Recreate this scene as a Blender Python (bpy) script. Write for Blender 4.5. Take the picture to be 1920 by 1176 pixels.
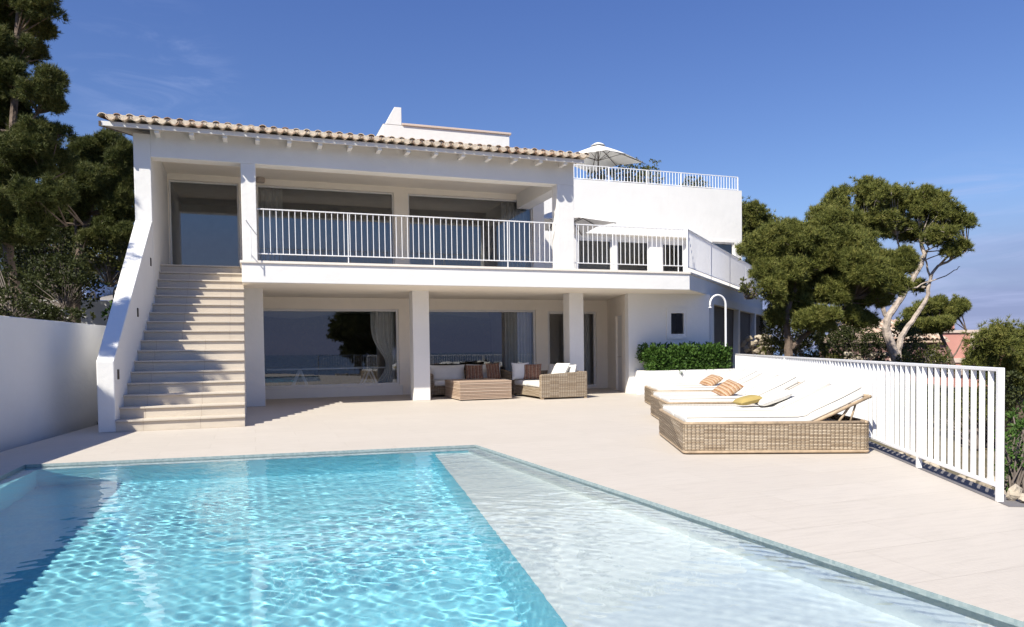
import bpy, bmesh, math, random
import numpy as np
from mathutils import Vector, Matrix

random.seed(7); RNG = np.random.default_rng(7)
S = bpy.context.scene
for o in list(bpy.data.objects): bpy.data.objects.remove(o)
COL = S.collection
PI = math.pi

# ------------------------------------------------------------------ camera
F, PITCH, ROLL, YAW, CY, EYE = 1372.43, -0.0318036, -0.0135218, 0.3390798, 699.814, 1.3
_fw = np.array([math.sin(YAW)*math.cos(PITCH), math.cos(YAW)*math.cos(PITCH), math.sin(PITCH)])
_r0 = np.array([math.cos(YAW), -math.sin(YAW), 0.]); _u0 = np.cross(_r0, _fw)
_r = math.cos(ROLL)*_r0 + math.sin(ROLL)*_u0; _u = -math.sin(ROLL)*_r0 + math.cos(ROLL)*_u0
camd = bpy.data.cameras.new('camera'); cam = bpy.data.objects.new('camera', camd); COL.objects.link(cam)
M4 = Matrix.Identity(4)
for i in range(3):
    M4[i][0], M4[i][1], M4[i][2] = _r[i], _u[i], -_fw[i]
M4[2][3] = EYE
cam.matrix_world = M4
camd.sensor_width = 36; camd.lens = 36*F/1920; camd.shift_y = (CY-588)/1920; camd.clip_end = 30000; camd.clip_start = .05
S.camera = cam
def ray(x, y): return _fw + _r*(x-960)/F + _u*(CY-y)/F
def on_z(x, y, z=0.):
    d = ray(x, y); return np.array([0, 0, EYE]) + d*((z-EYE)/d[2])
def on_y(x, y, Y):
    d = ray(x, y); return np.array([0, 0, EYE]) + d*(Y/d[1])
def far(x, y, D): return np.array([0, 0, EYE]) + ray(x, y)*D

# ------------------------------------------------------------------ light
SUN = Vector((-.81, -.586, 1.0)).normalized()            # towards the sun
EL = math.asin(SUN.z); AZ = math.atan2(SUN.x, SUN.y)
W = bpy.data.worlds.new('World'); S.world = W; W.use_nodes = True
nt = W.node_tree; nt.nodes.clear()
def wn(t, **k):
    n = nt.nodes.new(t)
    for a, b in k.items(): setattr(n, a, b)
    return n
sky = wn('ShaderNodeTexSky', sky_type='NISHITA', sun_disc=False, sun_elevation=EL, sun_rotation=AZ, altitude=60, air_density=1.0, dust_density=.2, ozone_density=4.0)
bg = wn('ShaderNodeBackground'); bg.inputs[1].default_value = .062
out = wn('ShaderNodeOutputWorld')
tc = wn('ShaderNodeTexCoord'); mp = wn('ShaderNodeMapping'); mp.inputs['Scale'].default_value = (1.2, 1.2, 7)
nz = wn('ShaderNodeTexNoise'); nz.inputs['Scale'].default_value = 1.7; nz.inputs['Detail'].default_value = 7; nz.inputs['Roughness'].default_value = .55
rp = wn('ShaderNodeValToRGB'); rp.color_ramp.elements[0].position = .5; rp.color_ramp.elements[1].position = .78
sep = wn('ShaderNodeSeparateXYZ')
mr = wn('ShaderNodeMapRange'); mr.inputs[1].default_value = .02; mr.inputs[2].default_value = .26; mr.inputs[3].default_value = .42; mr.inputs[4].default_value = .0
mul = wn('ShaderNodeMath', operation='MULTIPLY')
mix = wn('ShaderNodeMix', data_type='RGBA'); mix.inputs['B'].default_value = (4.6, 5.0, 7.6, 1)
tint = wn('ShaderNodeMix', data_type='RGBA', blend_type='MULTIPLY'); tint.inputs['Factor'].default_value = 1; tint.inputs['B'].default_value = (.84, .94, 1.36, 1)
hz = wn('ShaderNodeMix', data_type='RGBA'); hz.inputs['B'].default_value = (2.6, 3.1, 5.6, 1)
nz2 = wn('ShaderNodeTexNoise'); nz2.inputs['Scale'].default_value = 2.4; nz2.inputs['Detail'].default_value = 5
hadd = wn('ShaderNodeMath', operation='MULTIPLY_ADD'); hadd.inputs[1].default_value = .16
hmr = wn('ShaderNodeMapRange', interpolation_type='SMOOTHSTEP'); hmr.inputs[1].default_value = .12; hmr.inputs[2].default_value = .27; hmr.inputs[3].default_value = .9; hmr.inputs[4].default_value = 0.
L = nt.links.new
L(tc.outputs['Generated'], mp.inputs[0]); L(mp.outputs[0], nz.inputs['Vector']); L(nz.outputs['Fac'], rp.inputs[0])
L(tc.outputs['Generated'], sep.inputs[0]); L(sep.outputs[2], mr.inputs[0])
L(rp.outputs[0], mul.inputs[0]); L(mr.outputs[0], mul.inputs[1])
L(mp.outputs[0], nz2.inputs['Vector']); L(nz2.outputs['Fac'], hadd.inputs[0]); L(sep.outputs[2], hadd.inputs[2]); L(hadd.outputs[0], hmr.inputs[0]); L(hmr.outputs[0], hz.inputs['Factor'])
tf = wn('ShaderNodeMapRange'); tf.inputs[1].default_value = .08; tf.inputs[2].default_value = .45; tf.inputs[3].default_value = .3; tf.inputs[4].default_value = 1.; L(sep.outputs[2], tf.inputs[0]); L(tf.outputs[0], tint.inputs['Factor'])
L(sky.outputs[0], tint.inputs['A']); L(tint.outputs['Result'], hz.inputs['A'])
L(mul.outputs[0], mix.inputs['Factor']); L(hz.outputs['Result'], mix.inputs['A'])
L(mix.outputs['Result'], bg.inputs[0]); L(bg.outputs[0], out.inputs[0])
def cloud(px, py, inner, outer, amount, scl, lo, hi, base, col):
    d = Vector(ray(px, py)).normalized()
    dp = wn('ShaderNodeVectorMath', operation='DOT_PRODUCT'); dp.inputs[1].default_value = d; L(tc.outputs['Generated'], dp.inputs[0])
    k = wn('ShaderNodeMapRange', interpolation_type='SMOOTHSTEP'); k.inputs[1].default_value = math.cos(math.radians(outer)); k.inputs[2].default_value = math.cos(math.radians(inner)); k.inputs[4].default_value = amount; L(dp.outputs['Value'], k.inputs[0])
    mm = wn('ShaderNodeMapping'); mm.inputs['Scale'].default_value = scl; mm.inputs['Rotation'].default_value = (0, math.radians(9), 0); L(tc.outputs['Generated'], mm.inputs[0])
    n_ = wn('ShaderNodeTexNoise'); n_.inputs['Scale'].default_value = 6; n_.inputs['Detail'].default_value = 8; n_.inputs['Roughness'].default_value = .6; n_.inputs['Distortion'].default_value = .8; L(mm.outputs[0], n_.inputs['Vector'])
    r_ = wn('ShaderNodeMapRange', interpolation_type='SMOOTHSTEP'); r_.inputs[1].default_value = lo; r_.inputs[2].default_value = hi; L(n_.outputs['Fac'], r_.inputs[0])
    f_ = wn('ShaderNodeMath', operation='MULTIPLY'); L(k.outputs[0], f_.inputs[0]); L(r_.outputs[0], f_.inputs[1])
    x_ = wn('ShaderNodeMix', data_type='RGBA'); x_.inputs['B'].default_value = (*col, 1); L(f_.outputs[0], x_.inputs['Factor']); L(base, x_.inputs['A'])
    return x_.outputs['Result']
sk = cloud(290, 165, 1.5, 6.5, .32, (1.5, 1.5, 5), .42, .75, mix.outputs['Result'], (4.2, 5.2, 8.4))
sk = cloud(1860, 515, 2, 9, .5, (1, 1, 6), .40, .70, sk, (5.0, 5.7, 8.6))
L(sk, bg.inputs[0])
sd = bpy.data.lights.new('sun', 'SUN'); sd.energy = 4.4; sd.angle = math.radians(.53); sd.color = (1, .945, .82)
sun = bpy.data.objects.new('sun', sd); COL.objects.link(sun)
sun.rotation_euler = SUN.to_track_quat('Z', 'Y').to_euler(); sun.location = (-30, -25, 40)
S.view_settings.view_transform = 'Standard'; S.view_settings.look = 'None'; S.view_settings.gamma = 1
S.view_settings.exposure = .76
S.cycles.max_bounces = 8; S.cycles.diffuse_bounces = 5; S.cycles.transparent_max_bounces = 16; S.cycles.sample_clamp_indirect = 6
S.cycles.caustics_reflective = False; S.cycles.caustics_refractive = True; S.cycles.blur_glossy = 1
try: sd.cycles.is_caustics_light = True
except Exception: pass

# ------------------------------------------------------------------ materials
def new_mat(name):
    m = bpy.data.materials.new(name); m.use_nodes = True; t = m.node_tree; t.nodes.clear()
    o = t.nodes.new('ShaderNodeOutputMaterial'); return m, t, o
class NB:
    def __init__(s, t): s.t = t
    def n(s, ty, ins=None, **k):
        n = s.t.nodes.new(ty)
        for a, b in k.items(): setattr(n, a, b)
        for a, b in (ins or {}).items():
            if isinstance(b, bpy.types.NodeSocket): s.t.links.new(b, n.inputs[a])
            else: n.inputs[a].default_value = b
        return n
    def noise(s, vec, scale, detail=4, rough=.5): return s.n('ShaderNodeTexNoise', {'Vector': vec, 'Scale': scale, 'Detail': detail, 'Roughness': rough}).outputs['Fac']
    def ramp(s, fac, stops):
        r = s.n('ShaderNodeValToRGB', {'Fac': fac}); e = r.color_ramp.elements
        while len(e) < len(stops): e.new(.5)
        for i, (p, c) in enumerate(stops): e[i].position = p; e[i].color = (*c, 1)
        return r.outputs[0]
    def mix(s, f, a, b, mode='MIX'):
        return s.n('ShaderNodeMix', {'Factor': f, 'A': a if isinstance(a, bpy.types.NodeSocket) else (*a, 1), 'B': b if isinstance(b, bpy.types.NodeSocket) else (*b, 1)}, data_type='RGBA', blend_type=mode).outputs['Result']
    def math(s, op, a, b=0.): return s.n('ShaderNodeMath', {0: a, 1: b}, operation=op).outputs[0]
    def bump(s, h, dist=.01, st=1.): return s.n('ShaderNodeBump', {'Height': h, 'Distance': dist, 'Strength': st}).outputs[0]
    def obj(s): return s.n('ShaderNodeTexCoord').outputs['Object']
    def pos(s): return s.n('ShaderNodeNewGeometry').outputs['Position']
    def island(s): return s.n('ShaderNodeNewGeometry').outputs['Random Per Island']
    def uv(s): return s.n('ShaderNodeTexCoord').outputs['UV']
    def scale(s, v, sc): return s.n('ShaderNodeMapping', {'Vector': v, 'Scale': sc}).outputs[0]
    def pbr(s, out, col, rough=.6, nor=None, **k):
        ins = {'Base Color': col if isinstance(col, bpy.types.NodeSocket) else (*col, 1), 'Roughness': rough}
        if nor is not None: ins['Normal'] = nor
        ins.update(k); b = s.n('ShaderNodeBsdfPrincipled', ins)
        s.t.links.new(b.outputs[0], out.inputs[0]); return b
MAT = {}
def simple(name, col, rough=.6, var=.12, vs=3., bump=.0, bs=40., **k):
    m, t, o = new_mat(name); b = NB(t); p = b.pos()
    f = b.noise(p, vs, 5, .6)
    c = b.ramp(f, [(.3, tuple(x*(1-var) for x in col)), (.7, tuple(min(1, x*(1+var*.6)) for x in col))])
    nor = b.bump(b.noise(p, bs, 4), bump) if bump else None
    b.pbr(o, c, rough, nor, **k); MAT[name] = m; return m
# lime plaster: faint trowel marks, rain streaks below the copings
m, t, o = new_mat('white_plaster'); b = NB(t); p = b.pos()
f1 = b.noise(p, .9, 6, .6); f2 = b.noise(b.scale(p, (3, 3, .25)), 2.2, 5, .6)
c = b.mix(b.n('ShaderNodeMapRange', {0: f1, 1: .35, 2: .75}).outputs[0], (.775, .765, .745), (.725, .715, .695))
c = b.mix(b.n('ShaderNodeMapRange', {0: f2, 1: .58, 2: .9, 4: .3}).outputs[0], c, (.66, .64, .60))
h = b.math('ADD', b.noise(p, 4, 6, .6), b.math('MULTIPLY', b.noise(p, 60, 3), .15))
b.pbr(o, c, .85, b.bump(h, .02, .5)); MAT['white_plaster'] = m
simple('porch_bounce_plaster', (.90, .835, .74), .9, .03)  # the white plaster again, brightened and warmed for bounce light under the porch
simple('balcony_stone', (.80, .74, .66), .7, .06)  # paler than the terrace stone, to throw more light into the balcony recess
simple('wall_inner', (.62, .56, .48), .9, .05)
simple('white_metal', (.82, .82, .83), .35, .04, 6)
simple('white_frame', (.74, .73, .72), .4, .05)
simple('cloth_white', (.74, .725, .69), .95, .05, 5, .004, 260.)
simple('piping', (.55, .52, .47), .9, .05)
simple('canopy', (.84, .82, .77), .9, .05, 2, .003, 120.)
simple('dark_metal', (.05, .035, .025), .5, .2)
simple('curtain', (.88, .87, .83), .95, .08)
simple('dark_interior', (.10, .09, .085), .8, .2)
simple('interior_wall', (.66, .62, .56), .9, .08)
simple('lamp_metal', (.45, .38, .33), .5, .1)
simple('shadow_kerb', (.16, .15, .155), .9, .15, 5, .004)  # dark grey holds the shadow lying along the kerb
simple('pink_plaster', (.56, .27, .22), .9, .15, .4)
simple('pink_in_shade', (.27, .155, .135), .9, .2, .5)  # pink plaster with the tree shade on the wall put into its colour
simple('pale_render', (.62, .50, .42), .9, .12, .5)
simple('bark_pale', (.42, .35, .30), .9, .45, 5, .03, 14.)
simple('bark_dark', (.15, .11, .085), .95, .45, 5, .03, 14.)
simple('bark_twig', (.17, .14, .12), .95, .3, 5)
simple('car_paint', (.02, .04, .13), .25, .05, 2, 0, 40, **{'Coat Weight': .6})
simple('car_glass', (.02, .025, .03), .08, .02)
simple('rubber', (.02, .02, .02), .8, .1)
simple('chrome', (.7, .7, .72), .2, .03, 3, 0, 40, Metallic=1.)
simple('pillow_yellow', (.36, .27, .09), .95, .15, 4)
simple('soil', (.20, .15, .10), .95, .4, 2, .03, 8.)
# terrace and stair stone
def stone(name, a, bcol, joint, sc, rot, jw=.004):
    m, t, o = new_mat(name); b = NB(t); p = b.pos()
    v = b.n('ShaderNodeMapping', {'Vector': p, 'Rotation': (0, 0, rot)}).outputs[0]
    br = b.n('ShaderNodeTexBrick', {'Vector': v, 'Scale': 1., 'Mortar Size': jw, 'Brick Width': sc[0], 'Row Height': sc[1], 'Color1': (*a, 1), 'Color2': (*bcol, 1), 'Mortar': (*joint, 1), 'Mortar Smooth': .2, 'Bias': 0.})
    st = b.noise(b.scale(v, (1.2, 9, 4)), 2.2, 7, .62)
    blot = b.noise(p, .55, 5, .6)
    c = b.mix(b.n('ShaderNodeMapRange', {0: st, 1: .45, 2: .75, 4: .5}).outputs[0], br.outputs[0], tuple(x*.80 for x in bcol))
    c = b.mix(b.n('ShaderNodeMapRange', {0: blot, 1: .5, 2: .8, 4: .3}).outputs[0], c, tuple(x*.84 for x in a))
    b.pbr(o, c, .62, b.bump(b.math('SUBTRACT', b.noise(p, 35, 4), b.math('MULTIPLY', br.outputs['Fac'], .8)), .003)); MAT[name] = m
stone('terrace_stone', (.55, .498, .438), (.53, .478, .418), (.51, .46, .40), (1.2, .6), .0)
stone('step_stone', (.58, .515, .43), (.53, .465, .385), (.44, .37, .30), (.9, 4.), .0)
# mosaic
m, t, o = new_mat('mosaic'); b = NB(t); p = b.pos()
def mosaic_col(b, p, pal, sc):
    cell = b.n('ShaderNodeVectorMath', {0: p, 1: (sc, sc, sc)}, operation='MULTIPLY').outputs[0]
    fl = b.n('ShaderNodeVectorMath', {0: cell}, operation='FLOOR').outputs[0]
    w = b.n('ShaderNodeTexWhiteNoise', {'Vector': fl}).outputs[0]
    return b.ramp(w, pal)
c = mosaic_col(b, p, [(0, (.22, .29, .30)), (.5, (.27, .335, .34)), (1, (.33, .39, .39))], 45)
b.pbr(o, c, .3); MAT['mosaic'] = m
def pool_mat(name, pal):
    m, t, o = new_mat(name); b = NB(t); p = b.pos()
    c = mosaic_col(b, p, pal, 40); b.pbr(o, c, .5); MAT[name] = m
pool_mat('pool_white', [(0, (.80, .84, .85)), (1, (.86, .89, .89))])
pool_mat('pool_blue', [(0, (.27, .69, .83)), (.5, (.31, .73, .86)), (1, (.36, .77, .88))])
# water
m, t, o = new_mat('water'); b = NB(t)
g = b.n('ShaderNodeBsdfGlass', {'Color': (.93, .985, .99, 1), 'Roughness': .0, 'IOR': 1.33})
t.links.new(g.outputs[0], o.inputs[0]); MAT['water'] = m
m, t, o = new_mat('sea'); b = NB(t); p = b.pos()
b.pbr(o, (.02, .05, .10), .18, b.bump(b.noise(p, .3, 5), .4)); MAT['sea'] = m
# window glass: thin pane
m, t, o = new_mat('glass_pane'); b = NB(t)
lw = b.n('ShaderNodeFresnel', {'IOR': 2.05}).outputs[0]
tr = b.n('ShaderNodeBsdfTransparent', {'Color': (.90, .92, .93, 1)}); gl = b.n('ShaderNodeBsdfGlossy', {'Roughness': .0, 'Color': (.95, .97, 1, 1)})
mx = b.n('ShaderNodeMixShader', {0: lw, 1: tr.outputs[0], 2: gl.outputs[0]}); t.links.new(mx.outputs[0], o.inputs[0]); MAT['glass_pane'] = m
m, t, o = new_mat('glass_plain'); b = NB(t)
lw = b.n('ShaderNodeFresnel', {'IOR': 1.38}).outputs[0]
tr = b.n('ShaderNodeBsdfTransparent', {'Color': (.85, .87, .88, 1)}); gl = b.n('ShaderNodeBsdfGlossy', {'Roughness': .0})
mx = b.n('ShaderNodeMixShader', {0: lw, 1: tr.outputs[0], 2: gl.outputs[0]}); t.links.new(mx.outputs[0], o.inputs[0]); MAT['glass_plain'] = m
# roof tiles
m, t, o = new_mat('roof_tile'); b = NB(t); p = b.pos()
c = b.ramp(b.island(), [(0, (.32, .18, .12)), (.35, (.46, .31, .21)), (.7, (.55, .43, .32)), (1, (.64, .56, .45))])
c = b.mix(b.n('ShaderNodeMapRange', {0: b.noise(p, 9, 6, .7), 1: .45, 2: .72, 4: .75}).outputs[0], c, (.55, .50, .41))
c = b.mix(b.n('ShaderNodeMapRange', {0: b.noise(p, 17, 5, .7), 1: .58, 2: .75, 4: .7}).outputs[0], c, (.13, .10, .075))
b.pbr(o, c, .9, b.bump(b.noise(p, 50, 4), .01)); MAT['roof_tile'] = m
simple('soffit_board', (.50, .435, .37), .9, .06)
simple('tile_mortar', (.62, .53, .42), .95, .25, 20, .006, 60.)
# wicker: UV in metres
def wicker(name, tone=1.):
    m, t, o = new_mat(name); b = NB(t); uv = b.uv()
    sx = b.n('ShaderNodeSeparateXYZ', {0: uv}); U, V = sx.outputs[0], sx.outputs[1]
    rows = b.math('MULTIPLY', V, 1/.017); cols = b.math('MULTIPLY', U, 1/.05)
    ri = b.math('FLOOR', rows); ci = b.math('FLOOR', cols)
    fr = b.math('FRACT', rows); fc = b.math('FRACT', cols)
    par = b.math('MODULO', b.math('ADD', ri, ci), 2.)
    hr = b.math('SINE', b.math('MULTIPLY', fr, PI)); hc = b.math('SINE', b.math('MULTIPLY', fc, PI))
    over = b.math('ADD', b.math('MULTIPLY', par, .4), .6)
    h = b.math('MULTIPLY', b.math('MULTIPLY', hr, b.math('ADD', b.math('MULTIPLY', hc, .7), .3)), over)
    wv = b.n('ShaderNodeCombineXYZ', {0: b.math('FLOOR', b.math('MULTIPLY', U, 4.)), 1: ri})
    w1 = b.n('ShaderNodeTexWhiteNoise', {'Vector': wv.outputs[0]}).outputs[0]
    nzz = b.math('ADD', b.math('MULTIPLY', b.noise(b.scale(uv, (6, 60, 1)), 3., 5, .7), .6), b.math('MULTIPLY', b.noise(b.scale(uv, (14, 1.2, 1)), 1.4, 4, .7), .55))
    mixf = b.math('ADD', b.math('MULTIPLY', w1, .55), b.math('MULTIPLY', nzz, .5))
    c = b.ramp(mixf, [(.15, (.30*tone, .215*tone, .135*tone)), (.45, (.46*tone, .355*tone, .245*tone)), (.75, (.60*tone, .49*tone, .36*tone)), (1, (.70*tone, .60*tone, .47*tone))])
    gap = b.n('ShaderNodeMapRange', {0: h, 1: .10, 2: .52}).outputs[0]
    c = b.mix(gap, (.07, .048, .03), c)
    b.pbr(o, c, .75, b.bump(h, .012)); MAT[name] = m
wicker('wicker'); wicker('wicker_grey', .92)
simple('cane', (.40, .30, .20), .6, .3, 12, .003)
m, t, o = new_mat('teak_slat'); b = NB(t); p = b.obj()
c = b.ramp(b.math('ADD', b.math('MULTIPLY', b.island(), .6), b.math('MULTIPLY', b.noise(b.scale(p, (3, 3, 20)), 4, 5), .5)), [(.1, (.27, .185, .13)), (.5, (.40, .295, .22)), (1, (.52, .41, .32))])
b.pbr(o, c, .75); MAT['teak_slat'] = m
# patterned cushions
def ikat(name, cols, sc):
    m, t, o = new_mat(name); b = NB(t); uv = b.uv()
    d = b.n('ShaderNodeVectorMath', {0: uv, 1: b.n('ShaderNodeTexNoise', {'Vector': uv, 'Scale': 9., 'Detail': 3}).outputs['Color']}, operation='MULTIPLY_ADD')
    d.inputs[2].default_value = (0, 0, 0)
    f = b.math('ADD', b.math('FRACT', b.math('MULTIPLY', b.n('ShaderNodeSeparateXYZ', {0: uv}).outputs[0], sc)), b.math('MULTIPLY', b.math('SUBTRACT', b.noise(uv, 14, 4), .5), .8))
    st = [(i/len(cols), c) for i, c in enumerate(cols)]
    r = b.ramp(f, st); b.pbr(o, r, .95); MAT[name] = m
ikat('ikat_orange', [(.28, .115, .05), (.42, .30, .20), (.22, .09, .04), (.33, .19, .075), (.44, .34, .24)], 6)
ikat('ikat_brown', [(.16, .07, .045), (.36, .20, .12), (.09, .05, .04), (.45, .30, .20), (.20, .08, .05)], 5)
# foliage
def foliage(name, stops, trans=.25):
    m, t, o = new_mat(name); b = NB(t); p = b.pos()
    f = b.math('ADD', b.math('MULTIPLY', b.island(), .42), b.math('MULTIPLY', b.noise(p, 2.1, 5, .65), .75))
    c = b.ramp(f, stops)
    pb = b.n('ShaderNodeBsdfPrincipled', {'Base Color': c, 'Roughness': .6, 'Specular IOR Level': .25})
    tl = b.n('ShaderNodeBsdfTranslucent', {'Color': c}); ms = b.n('ShaderNodeMixShader', {0: trans, 1: pb.outputs[0], 2: tl.outputs[0]})
    t.links.new(ms.outputs[0], o.inputs[0]); MAT[name] = m
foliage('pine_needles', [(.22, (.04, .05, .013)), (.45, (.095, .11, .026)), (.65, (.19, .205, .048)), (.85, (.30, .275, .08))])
foliage('pine_dark', [(.22, (.020, .030, .010)), (.45, (.055, .072, .02)), (.65, (.115, .13, .036)), (.85, (.18, .17, .055))])  # dark pine; shade from neighbouring trees also put into the colour
foliage('bank_leaf', [(.2, (.014, .022, .007)), (.5, (.035, .045, .014)), (.8, (.065, .075, .022)), (1, (.11, .10, .03))])  # leaves darkened in colour to stand in for the shade they grow in
foliage('hedge_leaf', [(.2, (.02, .05, .008)), (.5, (.045, .10, .016)), (.8, (.085, .16, .03)), (1, (.14, .21, .05))])
foliage('scrub_leaf', [(.2, (.035, .045, .012)), (.5, (.075, .085, .022)), (.8, (.12, .12, .03)), (1, (.19, .15, .06))])
m, t, o = new_mat('dry_stone'); b = NB(t); p = b.pos()
c = b.ramp(b.math('ADD', b.math('MULTIPLY', b.island(), .6), b.math('MULTIPLY', b.noise(p, 8, 5), .4)), [(.2, (.24, .20, .155)), (.6, (.42, .36, .28)), (1, (.56, .50, .42))])
b.pbr(o, c, .95, b.bump(b.noise(p, 14, 5), .04)); MAT['dry_stone'] = m
m, t, o = new_mat('hill_ground'); b = NB(t); p = b.pos()
c = b.ramp(b.noise(p, .35, 8, .65), [(.3, (.05, .05, .022)), (.5, (.11, .095, .05)), (.7, (.21, .17, .11))])
b.pbr(o, c, .95, b.bump(b.noise(p, 3, 6), .15)); MAT['hill_ground'] = m

# ------------------------------------------------------------------ mesh helpers
def wloc(o):
    v = Vector((0, 0, 0))
    while o is not None: v += o.location; o = o.parent
    return v
def tag(o, label=None, cat=None, group=None, kind=None):
    if label: o['label'] = label
    if cat: o['category'] = cat
    if group: o['group'] = group
    if kind: o['kind'] = kind
    return o
def thing(name, label, cat, loc=(0, 0, 0), rz=0., group=None):
    o = bpy.data.objects.new(name, None); COL.objects.link(o); o.location = loc; o.rotation_euler = (0, 0, rz)
    o.empty_display_size = .2
    return tag(o, label, cat, group)
class MB:
    def __init__(s): s.v = []; s.f = []; s.uv = None
    def add(s, vs, fs):
        k = len(s.v); s.v += [tuple(map(float, q)) for q in vs]; s.f += [tuple(i+k for i in q) for q in fs]; return s
    def box(s, x0, x1, y0, y1, z0, z1):
        return s.add([(x0,y0,z0),(x1,y0,z0),(x1,y1,z0),(x0,y1,z0),(x0,y0,z1),(x1,y0,z1),(x1,y1,z1),(x0,y1,z1)],
                     [(0,3,2,1),(4,5,6,7),(0,1,5,4),(1,2,6,5),(2,3,7,6),(3,0,4,7)])
    def hexa(s, p): return s.add(p, [(0,3,2,1),(4,5,6,7),(0,1,5,4),(1,2,6,5),(2,3,7,6),(3,0,4,7)])
    def bar(s, a, b, w, h, up=(0, 0, 1)):
        a, b = Vector(a), Vector(b); d = (b-a).normalized(); u = Vector(up)
        if abs(d.dot(u)) > .95: u = Vector((1, 0, 0))
        r = d.cross(u).normalized(); u = r.cross(d)
        q = []
        for e in (a, b):
            for i, j in ((-1,-1),(1,-1),(1,1),(-1,1)): q.append(e + r*(i*w/2) + u*(j*h/2))
        return s.add(q, [(0,1,2,3),(7,6,5,4),(0,4,5,1),(1,5,6,2),(2,6,7,3),(3,7,4,0)])
    def prism(s, poly, z0, z1):
        n = len(poly); a = sum(poly[i][0]*poly[(i+1) % n][1]-poly[(i+1) % n][0]*poly[i][1] for i in range(n))
        if a < 0: poly = poly[::-1]
        return s.add([(x,y,z0) for x,y in poly]+[(x,y,z1) for x,y in poly], [tuple(range(n-1,-1,-1)), tuple(range(n,2*n))]+[(i,(i+1)%n,(i+1)%n+n,i+n) for i in range(n)])
    def profile_x(s, poly, x0, x1):            # poly in (y,z) extruded along x
        n = len(poly); a = sum(poly[i][0]*poly[(i+1) % n][1]-poly[(i+1) % n][0]*poly[i][1] for i in range(n))
        if a < 0: poly = poly[::-1]
        return s.add([(x0,y,z) for y,z in poly]+[(x1,y,z) for y,z in poly], [tuple(range(n-1,-1,-1)), tuple(range(n,2*n))]+[(i,(i+1)%n,(i+1)%n+n,i+n) for i in range(n)])
    def profile_y(s, poly, y0, y1):            # poly in (x,z) extruded along y
        n = len(poly); a = sum(poly[i][0]*poly[(i+1) % n][1]-poly[(i+1) % n][0]*poly[i][1] for i in range(n))
        if a > 0: poly = poly[::-1]
        return s.add([(x,y0,z) for x,z in poly]+[(x,y1,z) for x,z in poly], [tuple(range(n-1,-1,-1)), tuple(range(n,2*n))]+[(i,(i+1)%n,(i+1)%n+n,i+n) for i in range(n)])
    def tube(s, path, rad, k=8, cap=True):
        path = [Vector(p) for p in path]; n = len(path)
        if not hasattr(rad, '__len__'): rad = [rad]*n
        u = None; vs = []
        for i, p in enumerate(path):
            d = (path[min(i+1, n-1)]-path[max(i-1, 0)]).normalized()
            if u is None: u = d.cross(Vector((.13, .27, 1)) if abs(d.z) < .9 else Vector((1, .2, 0))).normalized()
            else: u = (u - d*u.dot(d)).normalized()
            w = d.cross(u)
            for j in range(k):
                a = 2*PI*j/k; vs.append(p + (u*math.cos(a)+w*math.sin(a))*rad[i])
        fs = [(i*k+j, i*k+(j+1)%k, (i+1)*k+(j+1)%k, (i+1)*k+j) for i in range(n-1) for j in range(k)]
        if cap: fs += [tuple(range(k-1,-1,-1)), tuple((n-1)*k+j for j in range(k))]
        return s.add(vs, fs)
    def lathe(s, prof, k=24, c=(0, 0, 0)):
        n = len(prof); vs = [(c[0]+r*math.cos(2*PI*j/k), c[1]+r*math.sin(2*PI*j/k), c[2]+z) for r, z in prof for j in range(k)]
        fs = [(i*k+j, i*k+(j+1)%k, (i+1)*k+(j+1)%k, (i+1)*k+j) for i in range(n-1) for j in range(k)]
        return s.add(vs, fs)
    def boxuv(s):
        s.uv = []
        for f in s.f:
            p = [Vector(s.v[i]) for i in f]; n = (p[1]-p[0]).cross(p[2]-p[0]); n.normalize()
            if abs(n.z) < .7:
                t = Vector((-n.y, n.x, 0)).normalized(); s.uv += [(q.dot(t), q.z) for q in p]
            else: s.uv += [(q.x, q.y) for q in p]
        return s
    def build(s, name, mat, parent=None, world=True, bevel=0., seg=2, smooth=False, mesh=None):
        off = wloc(parent) if (parent is not None and world) else Vector((0, 0, 0))
        me = bpy.data.meshes.new(name)
        v = np.array(s.v, dtype=np.float32) - np.array(off, dtype=np.float32)
        me.from_pydata(v.tolist(), [], s.f)
        if s.uv is not None:
            l = me.uv_layers.new(name='UVMap'); l.data.foreach_set('uv', np.array(s.uv, dtype=np.float32).ravel())
        me.update()
        if smooth: me.polygons.foreach_set('use_smooth', [True]*len(me.polygons))
        me.materials.append(MAT[mat] if isinstance(mat, str) else mat)
        o = bpy.data.objects.new(name, me); COL.objects.link(o)
        if parent is not None: o.parent = parent
        if bevel:
            bv = o.modifiers.new('bevel', 'BEVEL'); bv.width = bevel; bv.segments = seg; bv.limit_method = 'ANGLE'; bv.angle_limit = math.radians(40)
        return o
def mesh_np(name, v, f, mat, parent=None, off=None, nper=3):
    """fast mesh from arrays; f has nper columns"""
    me = bpy.data.meshes.new(name)
    v = np.asarray(v, dtype=np.float32)
    if off is not None: v = v - np.array(off, dtype=np.float32)
    f = np.asarray(f, dtype=np.int32)
    me.vertices.add(len(v)); me.vertices.foreach_set('co', v.ravel())
    me.loops.add(f.size); me.loops.foreach_set('vertex_index', f.ravel())
    me.polygons.add(len(f)); me.polygons.foreach_set('loop_start', np.arange(0, f.size, nper, dtype=np.int32)); me.polygons.foreach_set('loop_total', np.full(len(f), nper, dtype=np.int32))
    me.update(calc_edges=True); me.validate()
    me.materials.append(MAT[mat])
    o = bpy.data.objects.new(name, me); COL.objects.link(o)
    if parent is not None: o.parent = parent
    return o
def link_copy(o, parent=None):
    c = o.copy(); COL.objects.link(c); c.parent = parent
    for ch in [x for x in bpy.data.objects if x.parent == o]: link_copy(ch, c)
    return c
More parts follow.
